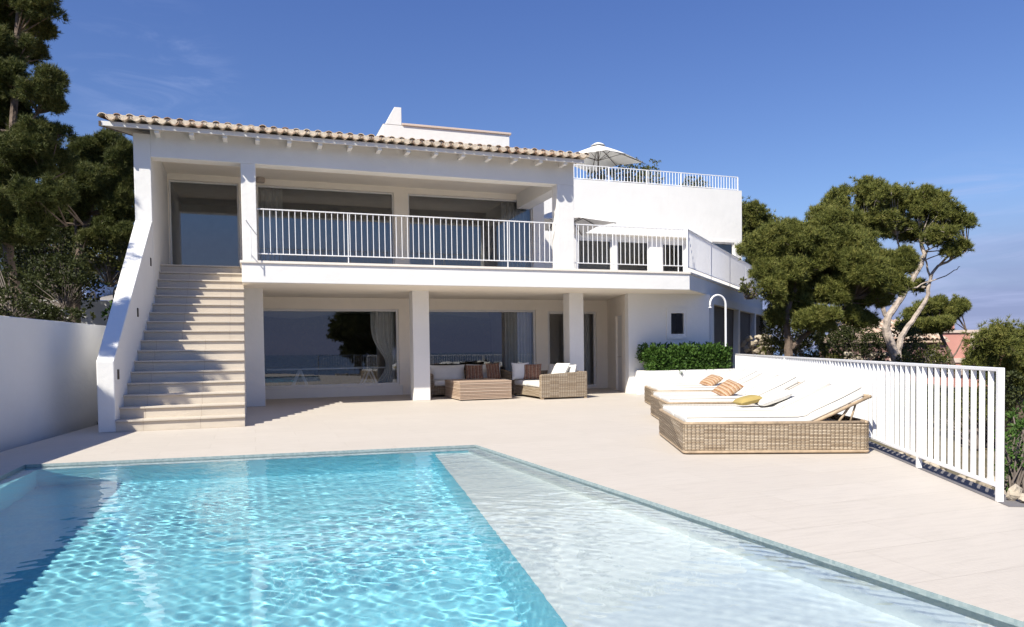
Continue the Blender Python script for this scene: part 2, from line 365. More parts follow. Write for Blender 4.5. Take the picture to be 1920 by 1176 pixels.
def chaikin(pts, n=2):
    p = [Vector(q) for q in pts]
    for _ in range(n):
        q = [p[0]]
        for a, b in zip(p[:-1], p[1:]): q += [a*.75+b*.25, a*.25+b*.75]
        q.append(p[-1]); p = q
    return p

# ------------------------------------------------------------------ plan
YS = 17.4                                   # front of the balcony slab
ZF = 3.375                                  # upper floor
CH = Vector((.7285, .685, 0)); CHN = Vector((.685, -.7285, 0))     # chamfered side: along, outward
CC = Vector((11.35, YS, 0))
POOL = [(-2.62, 10.22), (2.86, 9.65), (3.42, 1.5), (-2.7, 1.5)]
R0 = np.array([5.74, 4.30]); R1 = np.array([13.3, 18.0]); RD = (R1-R0)/np.linalg.norm(R1-R0); RN = np.array([RD[1], -RD[0]])

# ------------------------------------------------------------------ ground
def smooth(a, b, x):
    t = np.clip((x-a)/(b-a), 0, 1); return t*t*(3-2*t)
def terrain_h(x, y):
    x = np.asarray(x, float); y = np.asarray(y, float)
    d = (x-R0[0])*RN[0] + (y-R0[1])*RN[1]                        # right of the railing
    right = -.35 - .05*np.clip(d, 0, 1e9) - 1.3*smooth(6, 60, d) - .0008*np.clip(d-60, 0, 1e9)**1.3
    left = .2 + 2.6*smooth(-4.2, -10, x) + 1.2*smooth(16, 32, y) + .03*np.clip(-x-10, 0, 60)
    back = 2.6 + .02*np.clip(y-28, 0, 100)
    under = (x > -3.9+.15*(y-9.6)) & (x < 26) & (d < .35) & (y < 26.5) & (y > -6)
    base = np.where(d > .35, right, np.where(x < -2.2, left, back))
    w = smooth(0, 12, d); base = np.where((d > .35), right, base)
    behind = smooth(-6, -30, y)
    base = base*(1-behind) + behind*(-12)
    h = np.where(under, -3.2, base)
    h = h + .12*np.sin(x*1.3+y*.7)*np.sin(y*.9-x*.4)*np.where(under, 0, 1)
    edge = smooth(120, 300, np.hypot(x, y)); h = h*(1-edge) - 42*edge
    return h
gx = np.concatenate([np.linspace(-320, -42, 30), np.linspace(-40, 60, 260), np.linspace(62, 320, 40)])
gy = np.concatenate([np.linspace(-320, -22, 30), np.linspace(-20, 60, 220), np.linspace(62, 320, 40)])
XX, YY = np.meshgrid(gx, gy); ZZ = terrain_h(XX, YY); nx, ny = len(gx), len(gy)
V = np.stack([XX.ravel(), YY.ravel(), ZZ.ravel()], 1)
i, j = np.meshgrid(np.arange(nx-1), np.arange(ny-1)); k = (j*nx+i).ravel()
hill = mesh_np('hillside', V, np.stack([k, k+1, k+1+nx, k+nx], 1), 'hill_ground', nper=4); tag(hill, kind='structure')
sea = MB(); n = 64; R = 14000
sea.add([(0, 0, -40)]+[(R*math.cos(2*PI*a/n), R*math.sin(2*PI*a/n), -40) for a in range(n)], [(0, 1+a, 1+(a+1) % n) for a in range(n)])
tag(sea.build('sea', 'sea'), kind='structure')

def poly_with_hole(outer, hole, z):
    bm = bmesh.new()
    def loop(p):
        vs = [bm.verts.new((x, y, z)) for x, y in p]
        return [bm.edges.new((vs[a], vs[(a+1) % len(vs)])) for a in range(len(vs))]
    e = loop(outer) + loop(hole)
    bmesh.ops.triangle_fill(bm, use_beauty=True, edges=e, normal=(0, 0, 1))
    for f in bm.faces:
        if f.normal.z < 0: f.normal_flip()
    return bm
RE = R0 - RD*9; RF = R0 + RD*17.5
TER = [(-5.6, -6), (float(RE[0]+RN[0]*.14), -6), tuple(map(float, R0-RD*7+RN*.14)), tuple(map(float, RF+RN*.14)), (26, 27), (-2.3, 27), (-2.6, 17)]
bm = poly_with_hole(TER, POOL, 0.)
me = bpy.data.meshes.new('terrace'); bm.to_mesh(me); bm.free(); me.materials.append(MAT['terrace_stone'])
ter = bpy.data.objects.new('terrace', me); COL.objects.link(ter); tag(ter, kind='structure')
ed = MB(); a = R0-RD*7+RN*.14; c = RF+RN*.14
ed.prism([tuple(a), tuple(c), tuple(c+RN*.06), tuple(a+RN*.06)], -1.2, -.004); tag(ed.build('terrace_edge', 'shadow_kerb'), kind='structure')
kb = MB(); a = R0-RD*.2-RN*.02; c = RF-RN*.02
kb.prism([tuple(a), tuple(c), tuple(c+RN*.15), tuple(a+RN*.15)], 0., .006); tag(kb.build('kerb_strip', 'shadow_kerb'), kind='structure')

# ------------------------------------------------------------------ pool
P = [Vector((x, y, 0)) for x, y in POOL]
def inset(d):
    out = []
    for a in range(4):
        p0, p1, p2 = P[a-1], P[a], P[(a+1) % 4]
        e0 = (p1-p0).normalized(); e1 = (p2-p1).normalized()
        n0 = Vector((e0.y, -e0.x, 0)); n1 = Vector((e1.y, -e1.x, 0))
        out.append(p1 + (n0+n1)*(d/(1+n0.dot(n1))))
    return out
WZ = -.032; DEEP = -1.35; SHZ = -.34
mb = MB()
for a in range(4):
    p0, p1 = P[a], P[(a+1) % 4]; q = [(p0.x,p0.y,-.14),(p1.x,p1.y,-.14),(p1.x,p1.y,0),(p0.x,p0.y,0)]
    mb.add(q, [(0, 1, 2, 3)])
# mosaic band set 3 mm into the basin
pool_rim = mb.build('pool_tile_band', 'mosaic'); tag(pool_rim, kind='structure')
bas = MB(); I1 = inset(.16); I0 = inset(.0)
for a in range(4):
    b2 = (a+1) % 4
    if a != 3: bas.add([(*I0[a].xy, -.14), (*I0[b2].xy, -.14), (*I1[b2].xy, -.14), (*I1[a].xy, -.14)], [(3, 2, 1, 0)])
# shelf on the right
s0 = np.array([2.28, 9.75]); s1 = np.array([1.27, 1.5])
sh = [(s0[0], s0[1]), (s1[0], s1[1]), tuple(I1[2].xy), tuple(I1[1].xy)]
bas.add([(x, y, SHZ) for x, y in sh], [(0, 1, 2, 3)])
bas.add([(*I1[1].xy, SHZ), (*I1[2].xy, SHZ), (*I1[2].xy, -.14), (*I1[1].xy, -.14)], [(0, 1, 2, 3)])
basin = bas.build('pool_basin', 'pool_white'); tag(basin, kind='structure')
fl = MB().add([(*I1[a].xy, DEEP) for a in range(4)], [(3, 2, 1, 0)])
fl.add([(*I0[3].xy, -.14), (*I0[0].xy, -.14), (*I1[0].xy, -.14), (*I1[3].xy, -.14)], [(3, 2, 1, 0)])
for a in (0, 2, 3):
    b2 = (a+1) % 4; fl.add([(*I1[a].xy, DEEP), (*I1[b2].xy, DEEP), (*I1[b2].xy, -.143), (*I1[a].xy, -.143)], [(0, 1, 2, 3)])
fl.add([(s0[0], s0[1], DEEP), (s1[0], s1[1], DEEP), (s1[0], s1[1], SHZ-.002), (s0[0], s0[1], SHZ-.002)], [(0, 1, 2, 3)])
pfloor = fl.build('pool_floor', 'pool_blue'); tag(pfloor, kind='structure')
# rippled water
N = 640
uu, vv = np.meshgrid(np.linspace(0, 1, N), np.linspace(0, 1, N)**1.0)
A4 = [np.array(q) for q in POOL]
wx = (1-uu)*(1-vv)*A4[0][0]+uu*(1-vv)*A4[1][0]+uu*vv*A4[2][0]+(1-uu)*vv*A4[3][0]
wy = (1-uu)*(1-vv)*A4[0][1]+uu*(1-vv)*A4[1][1]+uu*vv*A4[2][1]+(1-uu)*vv*A4[3][1]
wz = np.zeros_like(wx); rg = np.random.default_rng(3)
for q in range(46):
    lam = .075*(.5/.075)**rg.random(); th = rg.normal(1.3, .75); kk = 2*PI/lam
    wz += .00066*lam**1.05*math.exp(rg.normal(0, .3))*np.sin(kk*(wx*math.cos(th)+wy*math.sin(th))+rg.random()*6.28)
wz *= .72 + .30*np.sin(wx*1.1+wy*.5+.6)*np.sin(wy*.9-wx*.3) + .18*np.sin(wx*2.7-wy*1.9)
wz += WZ
k = (np.arange(N-1)[:, None]*N+np.arange(N-1)[None]).ravel()
water = mesh_np('pool_water', np.stack([wx.ravel(), wy.ravel(), wz.ravel()], 1), np.stack([k, k+N, k+N+1, k+1], 1), 'water', nper=4)
water.data.polygons.foreach_set('use_smooth', [True]*len(water.data.polygons)); tag(water, kind='structure')
water.cycles.is_caustics_caster = True
for q in (basin, pfloor): q.cycles.is_caustics_receiver = True

# ================================================================== villa
def rect_wall_y(mb, x0, x1, z0, z1, y0, y1, holes):
    """wall in the x-z plane with rectangular openings (x0,x1,z0,z1), sorted by x; butted pieces"""
    cx = x0
    for hx0, hx1, hz0, hz1 in holes:
        if hx0 > cx: mb.box(cx, hx0, y0, y1, z0, z1)
        if hz0 > z0: mb.box(hx0, hx1, y0, y1, z0, hz0)
        if hz1 < z1: mb.box(hx0, hx1, y0, y1, hz1, z1)
        cx = hx1
    if cx < x1: mb.box(cx, x1, y0, y1, z0, z1)
MAT['glass_upper'] = MAT['glass_pane'].copy(); [setattr(n_.inputs['IOR'], 'default_value', 2.35) for n_ in MAT['glass_upper'].node_tree.nodes if n_.type == 'FRESNEL']
def window(parent, x0, x1, z0, z1, y, fr=.06, mull=(), depth=.08, mat='white_frame', label=None, recess=.07, glass='glass_pane'):
    """frame filling the opening, panes as sub-parts"""
    m = MB(); ya, yb = y+recess, y+recess+depth
    m.box(x0, x0+fr, ya, yb, z0, z1).box(x1-fr, x1, ya, yb, z0, z1).box(x0+fr, x1-fr, ya, yb, z0, z0+fr).box(x0+fr, x1-fr, ya, yb, z1-fr, z1)
    for q in mull: m.box(q-fr*.6, q+fr*.6, ya+.004, yb-.004, z0+fr, z1-fr)
    w = m.build('window', mat, parent, bevel=.006)
    xs = [x0+fr]+[v for q in mull for v in (q-fr*.6, q+fr*.6)]+[x1-fr]
    for a, b2 in zip(xs[::2], xs[1::2]):
        p = MB().add([(a, ya+depth*.5, z0+fr), (b2, ya+depth*.5, z0+fr), (b2, ya+depth*.5, z1-fr), (a, ya+depth*.5, z1-fr)], [(0, 1, 2, 3)]).build('pane', glass, w, world=False)
        p.data.transform(Matrix.Translation(-wloc(w)))
    return w
villa = thing('villa', 'white two-storey villa with a tiled eave over a wide balcony and big glass fronts', 'villa', (3, YS, 0))
YB, YL = 20.65, 21.8
UW = [(-1.95, -.27, ZF+.005, 5.77), (.17, 3.83, ZF+.005, 5.77), (4.23, 8.02, ZF+.005, 5.77)]
m = MB(); rect_wall_y(m, -1.97, 8.38, ZF, 6.0, YB, YB+.2, UW); m.build('upper_wall', 'porch_bounce_plaster', villa)
LWN = [(.2, 4.12, .30, 2.56), (4.5, 8.52, .30, 2.56), (8.93, 10.66, .05, 2.52)]
m = MB(); rect_wall_y(m, -.2, 11.05, 0, 2.885, YL, YL+.2, LWN); m.build('lower_wall', 'porch_bounce_plaster', villa)
# left flank wall, right flank of upper floor, oblique entrance wall, lower wing wall
m = MB(); m.box(-2.3, -1.97, YS, 27.2, 0, 6.0); m.box(-1.97, -.2, YB+.2, 21.0, 0, ZF-.01)
m.box(-.35, -.2, 18.6, 27.0, 0, ZF-.5); m.build('side_wall', 'white_plaster', villa, bevel=.012)
m = MB(); m.box(8.2, 8.38, YB+.2, 27.0, ZF, 6.0); m.build('side_wall', 'white_plaster', villa)
LW = [(10.22, 18.82), (12.95, 18.82)]
chw = [Vector((12.95, 18.82, 0)) + CH*s_ for s_ in (0, .3, 13.2)]
m = MB()
m.box(10.22, 11.54, 18.82, 19.02, 0, 2.885).box(12.14, 12.95, 18.82, 19.02, 0, 2.885).box(11.54, 12.14, 18.82, 19.02, 0, 1.62).box(11.54, 12.14, 18.82, 19.02, 2.4, 2.885)
m.build('wing_wall', 'white_plaster', villa)
m = MB(); q0, q1 = np.array([10.22, 19.02]), np.array([11.05, 21.8]); dq = (q1-q0)/np.linalg.norm(q1-q0); nq = np.array([dq[1], -dq[0]])
def oq(m, s0, s1, z0, z1, a=.0, b=.2):
    p = [tuple(q0+dq*s0+nq*a), tuple(q0+dq*s1+nq*a), tuple(q0+dq*s1+nq*b), tuple(q0+dq*s0+nq*b)]
    return m.prism(p, z0, z1)
Lq = np.linalg.norm(q1-q0)
oq(m, 0, .5, 0, 2.885); oq(m, 1.45, Lq, 0, 2.885); oq(m, .5, 1.45, 2.3, 2.885); m.build('oblique_wall', 'porch_bounce_plaster', villa)
m = MB(); oq(m, .5, 1.45, 0, 2.3, .06, .11)
dr = m.build('door', 'white_frame', villa)
hm = MB(); a = q0+dq*.6; hm.tube([(a[0], a[1], 1.05), (a[0]-.05, a[1]-.0, 1.05), (a[0]-.06, a[1]+.12, 1.05)], .012); h_ = hm.build('handle', 'chrome', dr, world=False); h_.data.transform(Matrix.Translation(-wloc(dr)))
# lower chamfered side: dark glazing between white columns, raked to shape in a triangle of sunlight
m = MB()
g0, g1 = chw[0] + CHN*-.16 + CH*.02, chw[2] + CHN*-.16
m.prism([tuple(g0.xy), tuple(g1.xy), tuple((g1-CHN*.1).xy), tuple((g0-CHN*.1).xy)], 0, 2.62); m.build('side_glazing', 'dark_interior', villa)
m = MB(); c0, c1 = chw[0] - CHN*1.2, chw[2] - CHN*1.2; o0, o1 = chw[0]+CHN*.02, chw[2]+CHN*.02
m.prism([tuple(o0.xy), tuple(o1.xy), tuple(c1.xy), tuple(c0.xy)], 2.62, 2.88); m.build('side_lintel', 'white_plaster', villa)
def side_column(s_, w=.24, batter=.30):
    base = chw[0] + CH*s_; o_ = base - CHN*.15; f_ = base + CHN*.03; t = CH*w; k = CH*batter
    q = []
    for z, e in ((0, k), (2.615, Vector((0, 0, 0)))):
        q += [(*(f_-e).xy, z), (*(f_+t).xy, z), (*(o_+t).xy, z), (*(o_-e).xy, z)]
    MB().hexa(q).build('side_column', 'white_plaster', villa)
for s_ in (.3, 4.7, 8.2, 11.4): side_column(s_)
# balcony slab with coping
e0 = CC; e1 = CC + CH*12.95
slab = [(-.2, YS), tuple(e0.xy), tuple(e1.xy), (e1.x, 27.0), (-.2, 27.0)]
m = MB(); m.prism(slab, 2.885, 3.315); m.build('balcony_slab', 'white_plaster', villa, bevel=.008)
k_ = .035; t_ = math.tan(math.radians(90-math.degrees(math.atan2(CH.x, CH.y)))/2)
cop = [(-.2-k_, YS-k_), (e0.x+k_*t_*.9, YS-k_), tuple((e1+CHN*k_).xy), (e1.x+k_, 27.02), (-.2-k_, 27.02)]
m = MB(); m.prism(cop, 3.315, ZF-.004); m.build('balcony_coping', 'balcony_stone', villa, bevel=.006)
sof = [(-.19, YS+.03), tuple((e0-CHN*.03).xy), tuple((e1-CHN*.03).xy), (e1.x-.1, 26.9), (-.19, 26.9)]
m = MB(); m.prism(sof, 2.879, 2.884); m.build('soffit', 'porch_bounce_plaster', villa)  # thin sheet giving the slab underside the brightened plaster
for x0, x1 in ((-.19, .25), (3.94, 4.38), (8.4, 8.84)):
    MB().box(x0, x1, 18.9, 19.34, 0, 2.885).build('column', 'white_plaster', villa, bevel=.012)
for x0, x1 in ((-.175, .14), (7.43, 7.9)):
    MB().box(x0, x1, YS+.005, YS+.36, ZF-.004, 5.52).build('column', 'white_plaster', villa, bevel=.012)
m = MB(); m.box(-1.97, 7.9, YS+.003, YS+.37, 5.52, 6.15); m.box(7.5, 7.898, YS+.37, YB, 5.5, 6.15); m.build('beam', 'white_plaster', villa, bevel=.01)
m = MB(); m.box(-1.97, 7.5, YS+.37, YB, 5.93, 6.02); m.build('balcony_ceiling', 'porch_bounce_plaster', villa)
# rooms behind the glass
m = MB(); m.box(-.2, 11.0, 27.0, 27.15, 0, 2.885); m.box(-1.97, 8.2, 24.6, 24.8, ZF, 6.0); m.box(-1.97, 8.2, YB+.2, 24.6, 5.9, 6.0)
m.box(4.2, 4.4, 23.4, 27, 0, 2.885); m.box(8.62, 8.8, YL+.2, 27, 0, 2.885)
m.build('inner_wall', 'interior_wall', villa)
m = MB(); m.box(.1, 11.0, YL+.2, 27.0, .004, .03); m.box(-1.97, 8.2, YB+.2, 26.8, ZF, ZF+.03); m.build('inner_floor', 'interior_wall', villa)
for w_ in UW: window(villa, *w_, YB, fr=.045, glass='glass_upper')
window(villa, *LWN[0], YL, fr=.07, recess=.05); window(villa, *LWN[1], YL, fr=.07, recess=.05); window(villa, *LWN[2], YL, fr=.08, mull=(9.8,), recess=.05)
m = MB(); m.box(.12, 4.2, YL-.06, YL, .0, .30); m.box(4.42, 8.6, YL-.06, YL, .0, .30); m.build('window_sill', 'white_plaster', villa, bevel=.008)
window(villa, 11.54, 12.14, 1.62, 2.4, 18.82, fr=.085, recess=-.02, glass='glass_plain')
m = MB()
for a, b2, c_, d_ in ((11.47, 11.54, 1.55, 2.47), (12.14, 12.21, 1.55, 2.47), (11.54, 12.14, 2.4, 2.47), (11.54, 12.14, 1.55, 1.62)): m.box(a, b2, 18.79, 18.82, c_, d_)
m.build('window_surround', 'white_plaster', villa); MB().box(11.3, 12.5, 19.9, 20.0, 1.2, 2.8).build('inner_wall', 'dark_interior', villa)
for px in (.28, 7.86):
    l_ = MB().lathe([(0, 0), (.10, 0), (.115, .03), (.115, .2), (.10, .23), (0, .23)], 16, (px, YB-.115, 5.80)); l_.box(px-.05, px+.05, YB-.03, YB, 5.86, 5.96)
    l_.build('wall_lamp', 'lamp_metal', villa, smooth=False)

# ---- tiled roof
YE, ZE, SL = 16.93, 6.02, math.tan(math.radians(13))
XL, XR, DEPTH = -2.86, 8.02, 8.0
m = MB(); m.profile_x([(YE+.08, ZE-.02), (YE+DEPTH, ZE-.02+SL*(DEPTH-.05)), (YE+DEPTH, ZE+.05+SL*(DEPTH-.05)), (YE+.08, ZE+.05)], XL+.04, XR-.03)
m.build('roof_deck', 'soffit_board', villa)
m = MB(); m.box(XL+.04, XR-.03, YE+.04, YE+.08, ZE-.03, ZE+.06); m.build('fascia', 'white_frame', villa)
m = MB(); m.box(XL, XL+.04, YE+.02, YE+.05, ZE-.05, ZE+.05); m.profile_x([(YE+.05, ZE-.05), (YE+DEPTH, ZE-.05+SL*DEPTH), (YE+DEPTH, ZE+.06+SL*DEPTH), (YE+.05, ZE+.06)], XL, XL+.04); m.build('verge_board', 'bark_dark', villa)
for q in range(15):
    x = -1.80 + q*.665
    MB().profile_x([(YE+.085, ZE-.085), (YS+.003, ZE-.10+SL*.1), (YS+.003, ZE-.02+SL*.4), (YE+.085, ZE-.02)], x-.045, x+.045).build('rafter', 'white_plaster', villa)
def half_pipe(mb, x, y0, y1, z0, z1, r0, r1, up, th=.014, k=7, jit=0.):
    vs = []; sgn = 1 if up else -1
    for y, z, r in ((y0, z0, r0), (y1, z1, r1)):
        for rr in (r, r-th):
            for a in range(k+1):
                t = PI*a/k; vs.append((x+math.cos(t)*rr, y, z+sgn*math.sin(t)*rr*.92))
    n = k+1; fs = []
    for a in range(k):
        fs += [(a, a+1, 2*n+a+1, 2*n+a), (n+a, 3*n+a, 3*n+a+1, n+a+1), (a, n+a, n+a+1, a+1), (2*n+a, 2*n+a+1, 3*n+a+1, 3*n+a)]
    fs += [(0, 2*n, 3*n, n), (k, n+k, 3*n+k, 2*n+k)]
    mb.add(vs, fs)
tl = MB(); mo = MB(); NC = 46; pitch = (XR-XL-.12)/NC
for c_ in range(NC):
    x = XL+.12+(c_+.5)*pitch
    for rws in range(20):
        y0 = YE + rws*.38; y1 = y0+.44; jx = random.uniform(-.008, .008); jz = random.uniform(-.006, .008); jy = random.uniform(-.025, .02)
        up_ = .012
        half_pipe(tl, x+jx, y0-.10+jy, y1, ZE+.135+SL*(y0-YE)+up_+jz, ZE+.135+SL*(y1-YE)-up_, .098, .082, False)
        half_pipe(tl, x+pitch/2+jx, y0-.06-jy, y1, ZE+.12+SL*(y0-YE)+up_+jz, ZE+.12+SL*(y1-YE)-up_, .092, .075, True)
    # mortar plug between cover and channel at the eave
    pl = [(x-.075+.15*i/8, ZE+.135-.072*math.sin(PI*i/8)) for i in range(9)]
    mo.profile_y(pl+[(x+.05, ZE+.175), (x-.05, ZE+.175)], YE-.075+random.uniform(-.008, .008), YE+.3)
for c_ in range(NC):
    x = XL+.12+(c_+1)*pitch; pl = [(x+.074*math.cos(PI*i/8), ZE+.125+.074*math.sin(PI*i/8)*.92) for i in range(9)]
    mo.profile_y(pl, YE-.03+random.uniform(-.006, .006), YE+.3)
for rws in range(20):
    y0 = YE+rws*.38; half_pipe(tl, XL+.07, y0, y0+.44, ZE+.12+SL*(y0-YE)+.012, ZE+.12+SL*(y0+.44-YE), .095, .08, True)
rt = tl.build('roof', 'roof_tile', villa); mo.build('eave_mortar', 'tile_mortar', rt, world=False).data.transform(Matrix.Translation(-wloc(rt)))

# ---- annex
YA = 24.5
annex = thing('annex', 'plain white flat-roofed rear wing rising beside the tiled roof', 'house wing', (14, YA, 0))
AW = [(11.25, 12.66, ZF+.02, 5.33), (12.86, 14.23, ZF+.02, 5.33), (14.79, 15.8, ZF+.02, 5.30), (17.0, 18.05, 4.2, 5.42)]
m = MB(); rect_wall_y(m, 8.4, 18.4, 0, 7.48, YA, YA+.25, AW); m.box(18.15, 18.4, YA+.25, 34, 0, 7.48); m.box(8.4, 18.15, 33.7, 34, 0, 7.48); m.build('wall', 'white_plaster', annex)
m = MB(); m.box(8.4, 18.15, YA+.25, 33.7, 7.15, 7.3); m.build('roof', 'white_plaster', annex)
m = MB(); m.box(8.45, 18.1, 27, 27.1, ZF, 7.1); m.build('inner_wall', 'interior_wall', annex)
m = MB(); m.box(11.0, 16.2, YA-.22, YA, 5.50, 5.58); m.build('window_ledge', 'white_plaster', annex)
for a in AW: window(annex, *a, YA, fr=.06, recess=.04, glass='glass_plain' if a[0] < 16 else 'glass_pane')
m = MB(); m.box(16.9, 17.0, YA-.02, YA, 4.2, 5.52); m.box(18.05, 18.15, YA-.02, YA, 4.2, 5.52); m.box(17.0, 18.05, YA-.02, YA, 5.42, 5.52); m.build('window_surround', 'white_plaster', annex)
tower = thing('roof_parapet', 'white stepped chimney block with a low coped wall above the tiled roof', 'roof block', (6.5, 25, 7.4))
m = MB(); m.box(4.31, 8.84, 25.0, 27.0, 7.0, 9.0); m.profile_y([(4.30, 9.0), (4.40, 9.02), (4.71, 9.60), (4.945, 9.60), (4.945, 9.0)], 24.99, 25.9); m.build('wall', 'white_plaster', tower, bevel=.02)
MB().box(4.96, 8.90, 24.95, 27.05, 9.004, 9.075).build('coping', 'pale_render', tower, bevel=.01)

# ---- outdoor staircase
st = thing('outdoor_staircase', 'wide pale stone staircase climbing to the balcony beside a white parapet', 'staircase', (-1.2, 13.83, 0))
NS = 17; ris = ZF/NS; y0, y1 = 13.83, 18.6; trd = (y1-y0)/(NS-1)
for q in range(NS):
    ya = y0+q*trd; yb = ya+trd if q < NS-1 else YB; z1 = (q+1)*ris
    m = MB(); m.box(-2.22, -.17, ya+.025, yb+.024 if q < NS-1 else yb, 0 if q == 0 else max(0, z1-ris-.12), z1-.035); m.box(-2.22, -.165, ya-.012, yb if q == NS-1 else yb-.002+.03, z1-.033, z1)
    m.build('step', 'step_stone', st, bevel=.005)
m = MB(); m.profile_x([(y0+.3, 0), (18.4, 0), (18.4, 2.9), (y0+.35, .05)], -2.2, -.18); m.build('stair_base', 'white_plaster', st)
m = MB(); m.hexa([(-2.485, 13.86, 0), (-2.22, 13.86, 0), (-1.972, 17.38, 0), (-2.30, 17.38, 0), (-2.485, 13.86, 1.20), (-2.22, 13.86, 1.20), (-1.972, 17.38, 4.16), (-2.30, 17.38, 4.16)]); m.build('parapet', 'white_plaster', st, bevel=.014)
for yy, zz in ((14.12, .97), (15.75, 2.12), (17.1, 3.25)):
    xx = -2.22+.248*(yy-13.86)/3.52; lm = MB(); lm.box(xx-.01, xx+.012, yy-.06, yy+.06, zz-.085, zz+.085); l_ = lm.build('step_light', 'dark_metal', st, bevel=.004)

# ---- garden wall, planter
W0, W1 = np.array([-3.48, 12.4]), np.array([-2.91, 16.2]); wd = (W1-W0)/np.linalg.norm(W1-W0); wn_ = np.array([-wd[1], wd[0]])
gw = thing('garden_wall', 'tall white garden wall in shade running beside the pool terrace', 'wall', (*W0, 0))
a, c = W0-wd*17, W0+wd*4.7
m = MB(); m.prism([tuple(a), tuple(c), tuple(c+wn_*.25), tuple(a+wn_*.25)], -.3, 1.9); m.build('wall', 'white_plaster', gw, bevel=.015)
m = MB(); e = c; m.prism([tuple(c+wn_*.25), (-2.485, c[1]+.05), (-2.485, c[1]+.3), tuple(c+wn_*.25+wd*.3)], 0, 1.88); m.build('return_wall', 'white_plaster', gw)
pl_ = thing('planter', 'low white masonry planter holding a clipped hedge below the small window', 'planter', (11.7, 18.4, 0))
m = MB(); m.profile_y([(10.08, 0), (10.12, .25), (10.42, .66), (13.25, .66), (13.25, 0)], 17.95, 18.15); m.box(13.05, 13.25, 18.15, 18.75, 0, .66); m.box(10.42, 10.6, 18.15, 18.81, 0, .655); m.build('wall', 'white_plaster', pl_, bevel=.012)
MB().box(10.6, 13.05, 18.15, 18.81, .004, .56).build('soil', 'soil', pl_)

# ---- railings
def railing(name, label, pts, z0, h, sp, gap=.13, r=.009, rr=.018, posts=(), nmax=100, flat=None, cat='railing', post_w=.05, rot=True):
    a, c = Vector((*pts[0], z0)), Vector((*pts[1], z0)); d = (c-a); Ln = d.length; d.normalize()
    t = thing(name, label, cat, a); up = Vector((0, 0, 1))
    MB().bar(a+up*h, c+up*h, rr*2, rr*1.4).build('top_rail', 'white_metal', t, bevel=.004)
    MB().bar(a+up*gap, c+up*gap, rr*2, rr*1.2).build('bottom_rail', 'white_metal', t, bevel=.003)
    for s_ in posts:
        MB().bar(a+d*s_, a+d*s_+up*(h-rr*.7 if s_ not in (0, Ln) else h+rr*.7), post_w, post_w, up=d).build('post', 'white_metal', t, bevel=.005)
    n = int(Ln/sp); first = None; sp = Ln/n
    for q in range(1, n):
        if any(abs(q*sp-s_) < sp*.3 for s_ in posts): continue
        p0 = a+d*(q*sp)
        if first is None:
            m = MB(); b0, b1 = p0+up*(gap+rr*.6), p0+up*(h-rr*.7)
            if flat: m.bar(b0, b1, flat[0], flat[1], up=d)
            else: m.tube([b0, b1], r, 6)
            first = m.build('baluster', 'white_metal', t); p00 = p0
        else:
            o = first.copy(); COL.objects.link(o); o.parent = t; o.location = first.location + (p0-p00)
    return t
Lr = float(np.linalg.norm(R1-R0))
railing('terrace_railing', 'long white flat-bar railing running from the pool terrace corner to the hedge', [tuple(R0), tuple(R1)], 0, 1.085, .158, gap=.13, rr=.022, posts=[0, 1.72, 5.2, 8.6, 12.0, Lr], flat=(.042, .012), post_w=.048)
railing('balcony_railing', 'white thin-bar railing along the front edge of the balcony', [(.15, YS+.09), (CC.x-.02, YS+.09)], ZF-.004, 1.17, .135, gap=.17, posts=[2.0, 4.05, 5.95, 7.25, 7.85, 8.9, 10.9, 11.18], post_w=.022)
p0 = CC-CHN*.06; p1 = CC+CH*12.9-CHN*.06
railing('balcony_railing', 'white thin-bar railing receding along the slanted right edge of the balcony', [tuple(p0.xy), tuple(p1.xy)], ZF-.004, 1.17, .134, gap=.14, posts=[0, 3., 6., 9., 12.9], post_w=.03, flat=(.035, .01))
railing('roof_railing', 'low white railing on top of the flat-roofed rear wing', [(8.6, YA+.12), (18.3, YA+.12)], 7.48, .55, .128, gap=.06, posts=[4.0, 5.6, 7.1, 9.7], r=.012, post_w=.045)
hr = thing('handrail', 'short bent white handrail at the top of the stairs', 'handrail', (.02, YS-.0, ZF))
MB().tube(chaikin([(-.09, YS-.35, 4.22), (-.06, YS-.3, 4.16), (.13, YS-.08, 3.93)], 1), .012).tube([(.0, YS-.2, 4.05), (.0, YS-.2, 3.38)], .011).tube([(0, YS-.2, 3.5), (.0, YS, 3.5)], .011).build('rail', 'white_metal', hr)

# ================================================================== furniture
def rrect(x0, x1, y0, y1, r, k=5):
    p = []
    for cx, cy, a0 in ((x1-r, y0+r, -PI/2), (x1-r, y1-r, 0), (x0+r, y1-r, PI/2), (x0+r, y0+r, PI)):
        for i in range(k+1):
            a = a0+PI/2*i/k; p.append((cx+r*math.cos(a), cy+r*math.sin(a)))
    return p
def pillow_mesh(mb, w, h, t, n=14):
    """cushion lying in xy, pinched corners"""
    k = len(mb.v); vs = []; fs = []; uv = []
    for sgn in (1, -1):
        for j in range(n+1):
            for i in range(n+1):
                u, v = 2*i/n-1, 2*j/n-1
                pin = 1-.07*(1-v*v)*abs(u)**3 - 0*.0; pin2 = 1-.07*(1-u*u)*abs(v)**3
                z = sgn*t/2*((1-u**4)*(1-v**4))**.55
                vs.append((u*w/2*pin, v*h/2*pin2, z))
    N = (n+1)*(n+1)
    for s_ in (0, 1):
        for j in range(n):
            for i in range(n):
                a = s_*N+j*(n+1)+i; f = (a, a+1, a+n+2, a+n+1)
                if s_: f = f[::-1]
                fs.append(f)
                for q in f:
                    q_ = q % N; uv.append(((q_ % (n+1))/n, (q_//(n+1))/n))
    mb.add(vs, fs); mb.uv = uv; return mb
